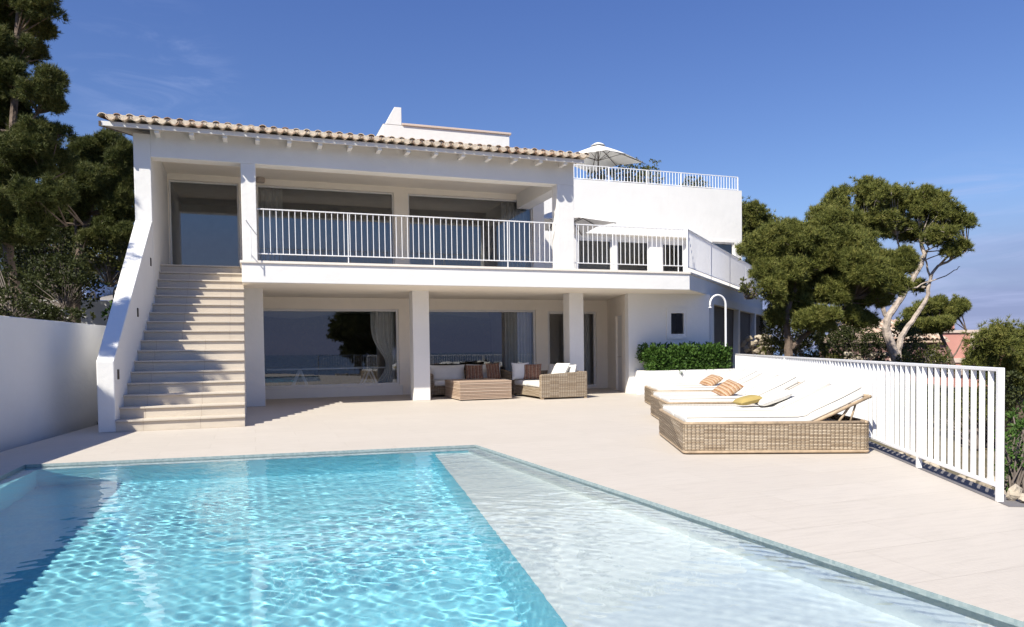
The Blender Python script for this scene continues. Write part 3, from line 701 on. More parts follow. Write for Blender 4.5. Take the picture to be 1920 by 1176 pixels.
def pillow(label, mat, loc, rot, w=.5, h=.5, t=.16, name='pillow', group=None):
    m = pillow_mesh(MB(), w, h, t); o = m.build(name, mat, None, smooth=True)
    o.location = loc; o.rotation_euler = rot
    return tag(o, label, 'pillow', group)

# ---- double wicker loungers
LA = math.atan2(6.80-7.65, 6.93-4.89)
LL, LD, LH = 2.21, 2.08, .375
def lounger(origin, label):
    t = thing('sun_lounger', label, 'sun lounger', (*origin, 0), LA, 'double wicker sun loungers by the railing')
    m = MB(); out_ = rrect(0, LL, 0, LD, .05); inn = rrect(.05, LL-.05, .05, LD-.05, .02); n = len(out_)
    zs = np.linspace(.045, LH-.01, 12); vs = []
    for zi, z in enumerate(zs):
        tp = .012*math.sin(zi*1.9)*.3
        for i, (x, y) in enumerate(out_): vs.append((x+tp, y+.012*(1-z/LH), z))
    fs = [(a*n+b_, a*n+(b_+1) % n, (a+1)*n+(b_+1) % n, (a+1)*n+b_) for a in range(len(zs)-1) for b_ in range(n)]
    m.add(vs, fs); m.prism(inn, .28, .32)
    k0 = len(m.v); m.add([(x, y, LH-.01) for x, y in out_]+[(x, y, LH-.01) for x, y in inn]+[(x, y, .3) for x, y in inn], [(b_, (b_+1) % n, n+(b_+1) % n, n+b_) for b_ in range(n)]+[(n+b_, n+(b_+1) % n, 2*n+(b_+1) % n, 2*n+b_) for b_ in range(n)])
    m.boxuv(); m.build('wicker_base', 'wicker', t, world=False)
    m = MB()
    rim = rrect(.02, LL-.02, .02, LD-.02, .04)
    m.tube([(x, y, LH) for x, y in rim]+[(*rim[0], LH)], .022, 7)
    m.build('rim', 'cane', t, world=False, smooth=True)
    m = MB(); m.tube([(x, y, .03) for x, y in rrect(.01, LL-.01, .01, LD-.01, .05)]+[(rrect(.01, LL-.01, .01, LD-.01, .05)[0][0], rrect(.01, LL-.01, .01, LD-.01, .05)[0][1], .03)], .018, 7)
    for x, y in ((.08, .08), (LL-.08, .08), (.08, LD-.08), (LL-.08, LD-.08)): m.box(x-.03, x+.03, y-.03, y+.03, 0, .05)
    m.build('base_rail', 'cane', t, world=False, smooth=False)
    HX, HZ, TX, TZ = 1.44, LH-.02, 2.17, .70
    for y0, y1 in ((.05, 1.02), (1.06, 2.03)):
        th = .10; d = Vector((TX-HX, 0, TZ-HZ)).normalized(); nn = Vector((-d.z, 0, d.x))
        a = Vector((.05, 0, LH-.04)); h = Vector((HX, 0, LH-.04)); tp = Vector((TX, 0, TZ-.01))
        low = [a, (a+h)/2, h-Vector((.06, 0, 0)), h+d*.06]+[h+d*(.06+i*.1) for i in range(1, 6)]+[tp]
        up = [Vector((p.x, 0, p.z+th)) if i < 3 else p+nn*th for i, p in enumerate(low)]
        up[3] = low[3]+(nn+Vector((0, 0, 1))).normalized()*th*.9
        prof = low+up[::-1]; n = len(prof); ys = np.linspace(y0, y1, 7); vs = []
        for yi, y in enumerate(ys):
            e = abs(2*yi/6-1)
            for i, p in enumerate(prof):
                top = i >= len(low); vs.append((p.x, y, p.z+(.018*(1-e*e)+.004*math.sin(p.x*9+yi) if top else 0)))
        fs = [(a_*n+b_, (a_+1)*n+b_, (a_+1)*n+(b_+1) % n, a_*n+(b_+1) % n) for a_ in range(6) for b_ in range(n)]
        fs += [tuple(range(n)), tuple(6*n+i for i in range(n-1, -1, -1))]
        m = MB(); m.add(vs, fs); mt = m.build('mattress', 'cloth_white', t, world=False, bevel=.025, seg=3)
        mt.data.polygons.foreach_set('use_smooth', [True]*len(mt.data.polygons))
        for e_ in (y0+.012, y1-.012):
            pp_ = MB(); pp_.tube([(p.x, e_, p.z+.012) for p in up]+[], .009, 5); pp_.build('piping', 'piping', mt, world=False, smooth=True)
        fr = MB(); off = nn*-.03
        P0, P1 = Vector((HX, 0, HZ))+off, Vector((TX+.03, 0, TZ+.01))+off
        for y in (y0-.01, y1+.0): fr.tube([P0+Vector((0, y, 0)), P1+Vector((0, y, 0))], .022, 7)
        fr.tube([P1+Vector((0, y0-.03, 0)), P1+Vector((0, y1+.03, 0))], .024, 7)
        for f_ in (.25, .5, .75): fr.tube([P0.lerp(P1, f_)+Vector((0, y0, 0)), P0.lerp(P1, f_)+Vector((0, y1, 0))], .014, 6)
        fr.build('backrest_frame', 'cane', t, world=False, smooth=True)
        pr = MB(); Q = P0.lerp(P1, .74)
        for y in (y0+.03, y1-.05): pr.tube([Q+Vector((0, y, 0)), (Q.x-.20, y, .30)], .016, 6).tube([Q+Vector((.06, y, .02)), (Q.x-.02, y+.02, .32)], .012, 6)
        pr.build('prop', 'cane', t, world=False, smooth=True)
    return t
LO = [(4.89, 7.65), (6.45, 10.58), (8.05, 13.62)]
LLAB = ['nearest double wicker sun lounger, with a plain white pillow and a yellow one', 'middle double wicker sun lounger with an orange striped pillow, between two others', 'farthest double wicker sun lounger, in front of the hedge planter']
loung = [lounger(o, l) for o, l in zip(LO, LLAB)]
def on_lounger(i, x, y, z):
    c, s_ = math.cos(LA), math.sin(LA); return (LO[i][0]+c*x-s_*y, LO[i][1]+s_*x+c*y, z)
pillow('orange and cream striped pillow on the middle lounger', 'ikat_orange', on_lounger(1, 1.16, .70, .57), (math.radians(18), math.radians(-30), LA+.3), .42, .40, .15)
pillow('orange patterned pillow lying on the farthest lounger', 'ikat_orange', on_lounger(2, 1.30, .70, .56), (math.radians(10), math.radians(-28), LA+.4), .40, .40, .14)
pillow('small mustard yellow pillow on the nearest lounger', 'pillow_yellow', on_lounger(0, 1.16, 1.5, .55), (0, math.radians(-12), LA+.2), .34, .30, .11)
pillow('plain white pillow lying on the nearest lounger', 'cloth_white', on_lounger(0, 1.50, 1.50, .58), (0, math.radians(-20), LA), .5, .46, .13)

# ---- coffee table
ct = thing('coffee_table', 'low square slatted wooden coffee table standing between the two wicker sofas', 'coffee table', (5.0, 18.2, 0), 0)
TW, TD, TH = 1.4, 1.6, .50
m = MB(); n = 11
for q in range(n):
    z = .03+q*(TH-.07)/n; hh = (TH-.07)/n-.009
    m.box(0, TW, 0, .04, z, z+hh).box(0, TW, TD-.04, TD, z, z+hh).box(0, .04, .04, TD-.04, z, z+hh).box(TW-.04, TW, .04, TD-.04, z, z+hh)
m.build('slatted_body', 'teak_slat', ct, world=False)
m = MB()
for q in range(22):
    y = q*TD/22; m.box(-.01, TW+.01, y+.004, y+TD/22-.004, TH-.04, TH)
m.build('slatted_top', 'teak_slat', ct, world=False, bevel=.003)
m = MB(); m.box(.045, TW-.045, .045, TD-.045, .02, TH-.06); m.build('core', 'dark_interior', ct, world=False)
# ---- wicker sofas
def sofa(name, label, loc, rz, w, d, seats, h=.68, arm=.14, mat='wicker'):
    """origin front-left corner; front faces -y, w along x"""
    t = thing(name, label, 'sofa', loc, rz)
    m = MB(); m.box(arm, w-arm, .02, d-.14, .06, .30); m.boxuv(); m.build('seat_base', mat, t, world=False, bevel=.01)
    for x0, x1 in ((0, arm), (w-arm, w)):
        m = MB(); m.profile_x([(0, .04), (d, .04), (d, h+.03), (.05, h-.03), (0, h-.06)], x0, x1); m.boxuv(); m.build('arm', mat, t, world=False, bevel=.02)
    m = MB(); m.box(arm, w-arm, d-.14, d, .06, h+.03); m.boxuv(); m.build('back', mat, t, world=False, bevel=.02)
    m = MB()
    for x, y in ((.05, .05), (w-.05, .05), (.05, d-.05), (w-.05, d-.05)): m.box(x-.035, x+.035, y-.035, y+.035, 0, .05)
    m.build('foot', 'cane', t, world=False)
    sw = (w-2*arm-.02)/seats
    for q in range(seats):
        x0 = arm+.01+q*sw
        m = MB().box(x0+.005, x0+sw-.005, -.01, d-.30, .305, .45); c_ = m.build('seat_cushion', 'cloth_white', t, world=False, bevel=.05, seg=4); c_.data.polygons.foreach_set('use_smooth', [True]*6)
        m = pillow_mesh(MB(), sw-.04, .48, .22); m.v = [(v[0]+x0+sw/2, d-.27+.35*(v[1])*.35-v[2]*.95, .66+v[1]*.95-v[2]*.3) for v in m.v]; m.build('back_cushion', 'cloth_white', t, world=False, smooth=True)
    return t
sofa('wicker_sofa', 'long white-cushioned sofa in shade in front of the big lower window', (4.62, 20.1, 0), 0, 2.55, .98, 2, mat='wicker_grey')
sofa('wicker_loveseat', 'sunlit wicker two-seat sofa turned sideways beside the coffee table', (6.98, 19.75, 0), -PI/2, 2.2, 1.32, 2)
def px_y(px, py, Y): return tuple(on_y(px, py, Y))
pillow('brown patterned pillow leaning on the long shaded sofa', 'ikat_brown', (6.05, 20.45, .66), (math.radians(72), 0, -.15), .52, .46, .16)
pillow('dark striped pillow at the right end of the long shaded sofa', 'ikat_brown', (6.62, 20.42, .68), (math.radians(75), 0, .1), .44, .50, .16)
pillow('brown patterned pillow on the sunlit wicker two-seat sofa', 'ikat_brown', (7.38, 19.2, .68), (math.radians(72), 0, -.35), .52, .46, .16)
pillow('white pillow beside the brown one on the sunlit two-seat sofa', 'cloth_white', (7.08, 19.35, .70), (math.radians(74), 0, -.2), .5, .5, .16)
pillow('white pillow against the back of the sunlit two-seat sofa', 'cloth_white', (7.75, 18.1, .72), (math.radians(60), 0, -PI/2+.2), .6, .48, .2)

# ---- inside: trestle table, curtains
tt = thing('trestle_table', 'white trestle table seen through the lower left window', 'table', (2.2, 24.0, 0))
MB().box(.35, 3.75, 22.12, 22.95, .80, .84).build('tabletop', 'white_frame', tt)
for x in (1.28, 3.3):
    for y in (22.2, 22.85):
        MB().bar((x, y, .8), (x-.33, y, .03), .05, .05).bar((x, y, .8), (x+.33, y, .03), .05, .05).bar((x-.2, y, .33), (x+.2, y, .33), .025, .025).build('trestle', 'white_metal', tt)
def curtain(label, x0, x1, y, z0, z1, folds, tie=False, amp=.05):
    m = MB(); nx, nz = folds*8, 26; vs = []
    for j in range(nz+1):
        f = j/nz; z = z0+(z1-z0)*f
        for i in range(nx+1):
            u = i/nx
            if tie:
                k = 1-.62*math.exp(-((f-.34)/.22)**2); xr = x1; xx = xr-(x1-x0)*(1-u)*k
            else: xx = x0+(x1-x0)*u
            vs.append((xx, y+amp*math.sin(u*folds*2*PI)*(1-.35*f)+.01*math.sin(u*23+f*4), z))
    m.add(vs, [(j*(nx+1)+i, j*(nx+1)+i+1, (j+1)*(nx+1)+i+1, (j+1)*(nx+1)+i) for j in range(nz) for i in range(nx)])
    o = m.build('curtain', 'curtain', None, smooth=True); sl = o.modifiers.new('thickness', 'SOLIDIFY'); sl.thickness = .006
    return tag(o, label, 'curtain')
curtain('pale curtain behind the left end of the middle upper window', .22, .85, 21.05, ZF+.04, 5.75, 6)
curtain('pale curtain behind the right end of the right upper window', 7.15, 7.98, 21.05, ZF+.04, 5.75, 7)
curtain('tied-back pale curtain inside the lower left window', 3.35, 4.06, 22.25, .06, 2.6, 6, True)
curtain('pale curtain inside the lower middle window behind the long sofa', 7.62, 8.5, 22.2, .06, 2.6, 8)
curtain('greyish curtain behind the glazed terrace door', 9.85, 10.6, 22.2, .06, 2.5, 6)

# ---- parasols
def parasol(name, label, c, half, z_top, z_rim, rot, pole_z0, wood='dark_metal', octo=False):
    t = thing(name, label, 'umbrella', (c[0], c[1], pole_z0), rot)
    n = 8; rim = []
    for q in range(n):
        a = q*PI/4; r_ = half*(math.sqrt(2) if q % 2 else 1.0); rim.append(Vector((math.cos(a)*r_, math.sin(a)*r_, z_rim-pole_z0-(.0 if not q % 2 else .10))))
    top = Vector((0, 0, z_top-pole_z0)); m = MB(); vs = [top]; K = 5
    for q in range(n):
        for k in range(1, K+1):
            f = k/K; vs.append(top.lerp(rim[q], f)+Vector((0, 0, .10*f*(1-f))))
    fs = []
    for q in range(n):
        a, b_ = 1+q*K, 1+((q+1) % n)*K; fs.append((0, a, b_))
        for k in range(K-1): fs.append((a+k, a+k+1, b_+k+1, b_+k))
    m.add(vs, fs); cn = m.build('canopy', 'canopy', t, world=False); sl = cn.modifiers.new('thickness', 'SOLIDIFY'); sl.thickness = .012
    v = MB(); v.lathe([(.0, .10), (.16, .05), (.30, -.04)], 8, top); v.build('vent_cap', 'canopy', t, world=False)
    MB().tube([(0, 0, 0), top-Vector((0, 0, .02))], .028, 8).build('pole', wood, t, world=False)
    for q in range(n):
        r_ = MB(); r_.tube([top-Vector((0, 0, .05)), top.lerp(rim[q], .5)+Vector((0, 0, -.01)), rim[q]-Vector((0, 0, .03))], .013, 5); r_.tube([(0, 0, top.z-.62), top.lerp(rim[q], .5)-Vector((0, 0, .03))], .011, 5)
        r_.build('rib', wood, t, world=False)
    m = MB(); m.lathe([(0, 0), (.28, 0), (.28, .05), (.04, .08)], 16); m.build('base', 'white_metal', t, world=False)
    return t
parasol('roof_parasol', 'white square parasol open on the roof terrace', (13.05, 26.4), 1.28, 9.36, 8.78, math.radians(28), 7.3)
parasol('terrace_parasol', 'white parasol half hidden behind the right balcony column', (9.72, 22.3), 1.28, 5.95, 5.42, 0, ZF)

# ---- outdoor shower
sh_ = thing('outdoor_shower', 'white hooped outdoor shower pipe beside the hedge', 'shower', (13.2, 18.35, 0))
pth = [(13.2, 18.35, 0), (13.2, 18.35, 1.5), (13.2, 18.35, 2.5)]+[(12.93+.27*math.cos(a), 18.35, 2.56+.27*math.sin(a)) for a in np.linspace(.1, PI, 12)]+[(12.66, 18.35, 2.5)]
MB().tube(pth, .030, 8).build('pipe', 'white_metal', sh_, smooth=True)
MB().lathe([(0, .04), (.02, .03), (.06, 0), (0, -.005)], 14, (12.66, 18.35, 2.46)).build('shower_head', 'white_metal', sh_)
MB().tube([(13.14, 18.35, 1.1), (13.26, 18.35, 1.1)], .018, 8).build('tap', 'chrome', sh_)

# ---- parked car, upper drive
pk = MB().box(-14, -2.7, 31.0, 41, .5, 3.28); tag(pk.build('driveway', 'terrace_stone'), kind='structure')
rw = thing('retaining_wall', 'low white retaining wall dappled by pine shade below the parked car', 'wall', (-6, 30.6, .5))
MB().box(-9.2, -2.7, 30.7, 31.0, .5, 3.34).build('wall', 'white_plaster', rw, bevel=.015)
car = thing('parked_car', 'dark blue car parked on the upper drive behind the white parapet', 'car', (-4.75, 33.2, 3.285), math.radians(-62))
def car_body():
    L2, W2 = 2.1, .86; prof = [(-2.1, .35), (-2.12, .6), (-2.0, .80), (-1.2, .90), (-.55, 1.35), (.1, 1.45), (.9, 1.42), (1.6, 1.0), (2.05, .95), (2.1, .6), (2.08, .35)]
    m = MB(); n = len(prof); vs = []
    for y, sc in ((-W2, .93), (-W2*.96, 1.), (0, 1.03), (W2*.96, 1.), (W2, .93)):
        for x, z in prof: vs.append((x*(.985 if abs(y) > .84 else 1), y*(1-.18*max(0, z-.9)/.55), .35+(z-.35)*sc))
    fs = [(a*n+b_, a*n+(b_+1) % n, (a+1)*n+(b_+1) % n, (a+1)*n+b_) for a in range(4) for b_ in range(n)]+[tuple(range(n-1, -1, -1)), tuple(4*n+i for i in range(n))]
    return m.add(vs, fs)
car_body().build('body', 'car_paint', car, world=False, bevel=.03, smooth=False)
m = MB(); m.add([(-1.17, -.72, .95), (-1.17, .72, .95), (-.60, .66, 1.34), (-.60, -.66, 1.34)], [(0, 3, 2, 1)]); m.v = [(x-.025, y, z+.02) for x, y, z in m.v]; m.build('windscreen', 'car_glass', car, world=False)
for sgn in (-1, 1):
    m = MB(); m.add([(-1.0, sgn*.875, .95), (1.45, sgn*.875, .98), (.85, sgn*.80, 1.36), (-.5, sgn*.80, 1.33)], [(0, 1, 2, 3)]); m.build('side_window', 'car_glass', car, world=False)
    m = MB(); m.lathe([(0, 0), (.10, .0), (.12, -.05)], 14); m.v = [(-2.08-z*.6, sgn*.62+x, .68+y) for x, y, z in m.v]; m.build('headlight', 'chrome', car, world=False)
    for x in (-1.3, 1.3):
        m = MB(); m.lathe([(.20, -.1), (.31, -.1), (.33, -.05), (.33, .05), (.31, .1), (.20, .1)], 20); m.v = [(x+a, sgn*.80+c_, .33+b_) for a, b_, c_ in m.v]; w_ = m.build('wheel', 'rubber', car, world=False)
        m = MB(); m.lathe([(0, .03), (.17, .05), (.205, .09)], 16); m.v = [(x+a, sgn*(.80+c_), .33+b_) for a, b_, c_ in m.v]; m.build('rim', 'chrome', w_, world=False)

# ================================================================== vegetation
def unit(v): return v/np.maximum(np.linalg.norm(v, axis=-1, keepdims=True), 1e-9)
def needle_tufts(cen, up, n, length, width, rg, spread=.9):
    """n thin triangles fanning from every tuft centre"""
    T = len(cen); d = unit(np.repeat(up, n, 0)*spread + rg.normal(size=(T*n, 3))*.75)
    L_ = length*rg.uniform(.65, 1.15, (T*n, 1)); c = np.repeat(cen, n, 0)
    s_ = unit(np.cross(d, rg.normal(size=(T*n, 3))))*width*.5
    v = np.empty((T*n*3, 3)); v[0::3] = c-s_; v[1::3] = c+s_; v[2::3] = c+d*L_
    return v
def leaf_tufts(cen, up, n, size, rg):
    T = len(cen); d = unit(np.repeat(up, n, 0)*.8 + rg.normal(size=(T*n, 3))*.8)
    c = np.repeat(cen, n, 0)+d*size*rg.uniform(.1, .9, (T*n, 1)); L_ = size*rg.uniform(.7, 1.2, (T*n, 1))
    s_ = unit(np.cross(d, rg.normal(size=(T*n, 3))))*L_*.28
    v = np.empty((T*n*6, 3)); a, b_, e, f = c, c+d*L_*.5-s_, c+d*L_, c+d*L_*.5+s_
    v[0::6] = a; v[1::6] = b_; v[2::6] = e; v[3::6] = a; v[4::6] = e; v[5::6] = f
    return v
def clump_points(c, rx, ry, rz, n, rg, low=-.35):
    g = rg.normal(size=(n, 3))*.52; r = np.linalg.norm(g, axis=1, keepdims=True); g = np.where(r > 1.45, g/r*1.2, g)
    g[:, 2] = np.where(g[:, 2] < -.6, -g[:, 2]*.5, g[:, 2])
    return np.array(c)+g*np.array([rx, ry, rz])*1.12, unit(g)
def tree(name, label, cat, lobes, trunks, mat='pine_needles', bark='bark_dark', seed=1, dens=1., nl=.15, nw=.016, nn=15, tpc=6, cr=.165, group=None, twig=True, low=-.35, hub=None):
    """lobes: (x,y,z,rx,ry,rz) world; trunks: list of (points, r0, r1)"""
    rg = np.random.default_rng(seed); base = trunks[0][0][0]
    t = thing(name, label, cat, tuple(base), 0, group)
    vs = []; tm = MB()
    for pts, r0, r1 in trunks:
        p = chaikin(pts, 2); k = len(p); tm.tube([q+Vector(rg.normal(0, .015, 3))*(1 if 0 < i < k-1 else 0) for i, q in enumerate(p)], [r0+(r1-r0)*(i/(k-1))**.8 for i in range(k)], 8)
    alltr = [Vector(q) for pts, _, _ in trunks for q in chaikin(pts, 1)[2:]] or [Vector(base)]
    sub = []
    for lb in lobes:                                             # every pad of foliage is several smaller sprays
        p = unit(rg.normal(size=(11, 3))); p[:, 2] = np.abs(p[:, 2])*rg.choice([1, 1, -.7], 11)
        for q in p[:rg.integers(7, 11)]:
            k_ = rg.uniform(.28, .50); r3 = np.array(lb[3:6]); sub.append((*(np.array(lb[:3])+q*r3*rg.uniform(.4, 1.0)), *(r3*k_*np.array([1., 1., 1.25]))))
    for lb in sub:
        c = Vector(lb[:3]); rx, ry, rz = lb[3:6]; vol = (rx*ry*rz)**(1/3)
        n = max(6, int(dens*10.5*(vol/cr)**2*.62)); cl, nrm = clump_points(lb[:3], rx, ry, rz, n, rg, low)
        if twig:
            near = min(alltr, key=lambda q: (q-c).length+max(0, q.z-c.z)*2)
            mid = near.lerp(c, .5)+Vector((0, 0, .12*(c-near).length*rg.uniform(-.6, .3))); e = c-Vector((0, 0, rz*.3))
            tm.tube(chaikin([near, mid, e], 1), [.032+.02*vol, .026, .022, .018, .015, .012][:len(chaikin([near, mid, e], 1))], 6)
            for q in range(0, len(cl), 4):
                pnt = Vector(cl[q]); m_ = e.lerp(pnt, .55)+Vector(rg.normal(0, .08, 3))
                tm.tube([e, m_, pnt], [.013, .009, .005], 4, False)
        m_ = int(tpc*1.5); k = len(cl)
        off = rg.normal(size=(k*m_, 3)); off = unit(off)*rg.uniform(.25, 1., (k*m_, 1))*cr*rg.uniform(.7, 1.25, (k*m_, 1)); off[:, 2] *= 1.15
        cen = np.repeat(cl, m_, 0)+off; up = unit(unit(off)*.7+np.array([0, 0, .85])+np.repeat(nrm, m_, 0)*.5)
        vs.append(needle_tufts(cen, up, nn, nl*.95, nw*1.12, rg))
    v = np.concatenate(vs); mesh_np('crown', v, np.arange(len(v)).reshape(-1, 3), mat, t, base)
    tm.build('trunk', bark, t)
    return t
def shrub(name, label, cat, lobes, mat, seed, leaf=.06, n=10, dens=1., group=None, stems=True):
    rg = np.random.default_rng(seed); c0 = lobes[0]; base = (c0[0], c0[1], min(l[2]-l[5] for l in lobes)-.05)
    t = thing(name, label, cat, base, 0, group); vs = []; sm = MB()
    for lb in lobes:
        area = (lb[3]*lb[4]+lb[3]*lb[5]+lb[4]*lb[5])*4; k = int(dens*4.4*area/(leaf*leaf*1.6)/n)+6
        p = unit(rg.normal(size=(k, 3))); r = rg.uniform(.55, 1.02, (k, 1)); lump = 1+.13*np.sin(p[:, :1]*5+seed)+.13*np.sin(p[:, 1:2]*7+lb[0])+.08*np.sin(p[:, 2:]*9)
        cen = np.array(lb[:3])+p*r*lump*np.array(lb[3:6]); vs.append(leaf_tufts(cen, unit(p+np.array([0, 0, .5])), n, leaf, rg))
        if stems:
            for q in range(0, k, max(1, k//14)): sm.tube([Vector(base)+Vector((rg.normal(0, .05), rg.normal(0, .05), 0)), Vector(base).lerp(Vector(cen[q]), .5)+Vector(rg.normal(0, .05, 3)), cen[q]], [.018, .012, .005], 5, False)
    v = np.concatenate(vs); mesh_np('foliage', v, np.arange(len(v)).reshape(-1, 3), mat, t, base)
    if stems: sm.build('stems', 'bark_twig', t)
    return t
def PXL(lst, D, depth=.75):
    """lobes given as seen from the terrace at distance D -> real positions and radii"""
    out = []; rg = np.random.default_rng(int(D*10)+len(lst))
    for q in lst:
        px, py, rx, ry = q[:4]; d = D+(q[4] if len(q) > 4 else rg.uniform(-.9, .9)); p = far(px, py, d); k = d/F
        out.append((*p, rx*k, rx*k*depth, ry*k))
    return out
def PXT(lst, D, r0, r1):
    return ([tuple(far(q[0], q[1], D+(q[2] if len(q) > 2 else 0))) for q in lst], r0, r1)

# right-hand pines
tree('pine_tree', 'tall umbrella-shaped pine with forked pale trunks beyond the railing', 'pine tree',
     PXL([(1560,398,42,26),(1612,380,48,28),(1622,356,30,18),(1690,388,60,28),(1750,398,48,26),(1790,420,26,18),(1532,412,28,20),(1640,428,52,26),(1716,438,52,26),(1768,444,28,18),(1590,420,40,20),(1665,372,36,18),(1722,376,36,16),(1782,402,34,20),(1804,414,22,16),(1800,464,17,9),(1778,474,14,8),(1722,538,14,10)], 28),
     [PXT([(1690,715),(1684,680),(1668,640),(1660,610),(1666,590),(1690,560),(1712,520),(1735,480),(1725,450)], 28, .22, .06), PXT([(1690,705),(1682,660),(1690,628),(1712,600),(1738,565),(1742,530),(1752,500),(1790,485),(1812,470)], 28.2, .15, .025),
      PXT([(1664,600),(1652,570),(1655,540),(1640,500),(1625,450)], 28, .10, .03), PXT([(1745,520),(1735,490),(1740,460)], 28.2, .05, .02), PXT([(1700,545),(1730,532),(1770,520),(1800,500)], 28.1, .04, .012), PXT([(1712,520),(1690,480),(1680,440)], 28, .06, .025)], bark='bark_pale', seed=11, nl=.17, nw=.019)
tree('pine_tree', 'broad bushy olive-green pine right behind the railing', 'pine tree',
     PXL([(1440,478,46,38),(1500,452,54,36),(1560,442,46,36),(1600,470,52,38),(1480,515,52,34),(1550,520,56,36),(1620,520,46,32),(1662,498,40,26),(1692,492,22,20),(1452,540,24,24),(1540,478,50,34),(1470,470,40,30),(1585,555,46,22),(1500,565,48,24),(1640,560,34,20),(1476,592,38,24),(1545,602,50,20),(1612,598,40,22),(1682,538,28,24)], 24),
     [PXT([(1480,725),(1479,680),(1478,640),(1472,600),(1485,550),(1510,500)], 24, .20, .05), PXT([(1482,655),(1500,638),(1530,612),(1570,590),(1600,560)], 24, .11, .03), PXT([(1476,610),(1455,570),(1445,520)], 24, .09, .03)], seed=21, nl=.16, nw=.017, tpc=14, dens=1.15)
tree('pine_tree', 'small round pine in front of the pink house', 'pine tree', PXL([(1740,588,36,18),(1778,586,30,20),(1712,612,26,16),(1765,612,36,15),(1745,618,30,12)], 36), [PXT([(1792,705),(1784,670),(1772,645),(1758,615)], 36, .16, .05), PXT([(1786,670),(1800,650),(1812,620)], 36, .05, .015)], seed=31, nl=.2, nw=.024, dens=1.3)
tree('pine_tree', 'dark spreading pine at the right edge of the view', 'pine tree', PXL([(1870,642,38,22),(1912,650,34,30),(1850,676,34,18),(1895,690,38,26),(1940,690,40,50),(1900,735,34,34),(1930,760,34,40),(1835,690,22,14)], 16.5), [PXT([(1925,860),(1915,780),(1905,710),(1895,670)], 16.5, .14, .04), PXT([(1910,740),(1880,700),(1862,670)], 16.5, .06, .02)], seed=41, nl=.13, nw=.013, cr=.22, tpc=9)
tree('pine_tree', 'pine rising behind the right corner of the flat-roofed wing', 'pine tree', PXL([(1412,398,26,18),(1432,420,24,20),(1405,430,26,22),(1442,440,16,16),(1412,465,26,20),(1425,492,24,18),(1385,420,26,30),(1402,515,26,20)], 44), [PXT([(1418,640),(1416,560),(1412,480),(1408,420)], 44, .2, .06)], seed=51, nl=.24, nw=.03, cr=.38)
# left-hand pines and hillside bushes
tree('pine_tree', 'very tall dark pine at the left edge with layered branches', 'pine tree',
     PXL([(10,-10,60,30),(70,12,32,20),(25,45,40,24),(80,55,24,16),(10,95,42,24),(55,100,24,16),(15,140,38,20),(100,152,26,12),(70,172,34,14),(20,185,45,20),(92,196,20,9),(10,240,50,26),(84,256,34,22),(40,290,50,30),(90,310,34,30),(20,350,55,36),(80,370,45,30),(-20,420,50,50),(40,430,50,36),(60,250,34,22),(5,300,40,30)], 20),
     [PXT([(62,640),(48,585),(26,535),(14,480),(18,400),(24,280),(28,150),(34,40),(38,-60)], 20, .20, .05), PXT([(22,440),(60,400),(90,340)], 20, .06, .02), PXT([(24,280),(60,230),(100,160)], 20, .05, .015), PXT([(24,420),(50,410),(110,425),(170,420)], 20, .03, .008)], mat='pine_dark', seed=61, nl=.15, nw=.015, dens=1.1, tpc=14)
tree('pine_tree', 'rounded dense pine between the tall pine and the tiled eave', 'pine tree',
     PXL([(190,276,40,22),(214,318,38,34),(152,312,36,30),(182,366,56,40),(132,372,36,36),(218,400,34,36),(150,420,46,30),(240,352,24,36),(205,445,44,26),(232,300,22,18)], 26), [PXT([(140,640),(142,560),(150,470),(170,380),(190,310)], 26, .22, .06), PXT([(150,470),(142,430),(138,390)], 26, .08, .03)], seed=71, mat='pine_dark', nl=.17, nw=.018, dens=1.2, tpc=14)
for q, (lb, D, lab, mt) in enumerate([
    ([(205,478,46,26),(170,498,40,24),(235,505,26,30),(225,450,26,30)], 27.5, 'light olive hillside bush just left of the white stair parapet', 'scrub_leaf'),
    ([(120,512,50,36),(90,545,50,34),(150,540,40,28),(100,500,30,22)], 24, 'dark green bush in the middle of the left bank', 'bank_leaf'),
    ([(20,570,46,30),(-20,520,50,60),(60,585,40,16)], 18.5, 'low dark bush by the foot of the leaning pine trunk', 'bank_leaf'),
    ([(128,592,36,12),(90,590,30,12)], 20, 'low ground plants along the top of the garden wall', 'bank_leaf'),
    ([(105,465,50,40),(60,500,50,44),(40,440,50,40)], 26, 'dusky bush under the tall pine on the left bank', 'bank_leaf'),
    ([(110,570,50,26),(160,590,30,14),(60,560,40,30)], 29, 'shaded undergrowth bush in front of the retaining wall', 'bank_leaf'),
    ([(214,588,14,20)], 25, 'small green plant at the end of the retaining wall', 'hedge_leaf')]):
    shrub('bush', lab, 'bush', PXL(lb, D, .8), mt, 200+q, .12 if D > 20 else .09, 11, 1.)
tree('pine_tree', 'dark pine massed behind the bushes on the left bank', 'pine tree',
     PXL([(30,450,60,40),(110,440,50,40),(170,455,50,36),(235,470,34,40),(60,500,60,40),(140,510,60,40),(200,510,50,34),(20,540,60,40),(100,555,60,34),(0,400,50,40),(90,395,40,34),(160,400,40,30)], 38), [PXT([(120,640),(118,560),(115,470)], 38, .2, .06)], mat='pine_dark', seed=75, nl=.22, nw=.03, cr=.36, dens=1.)
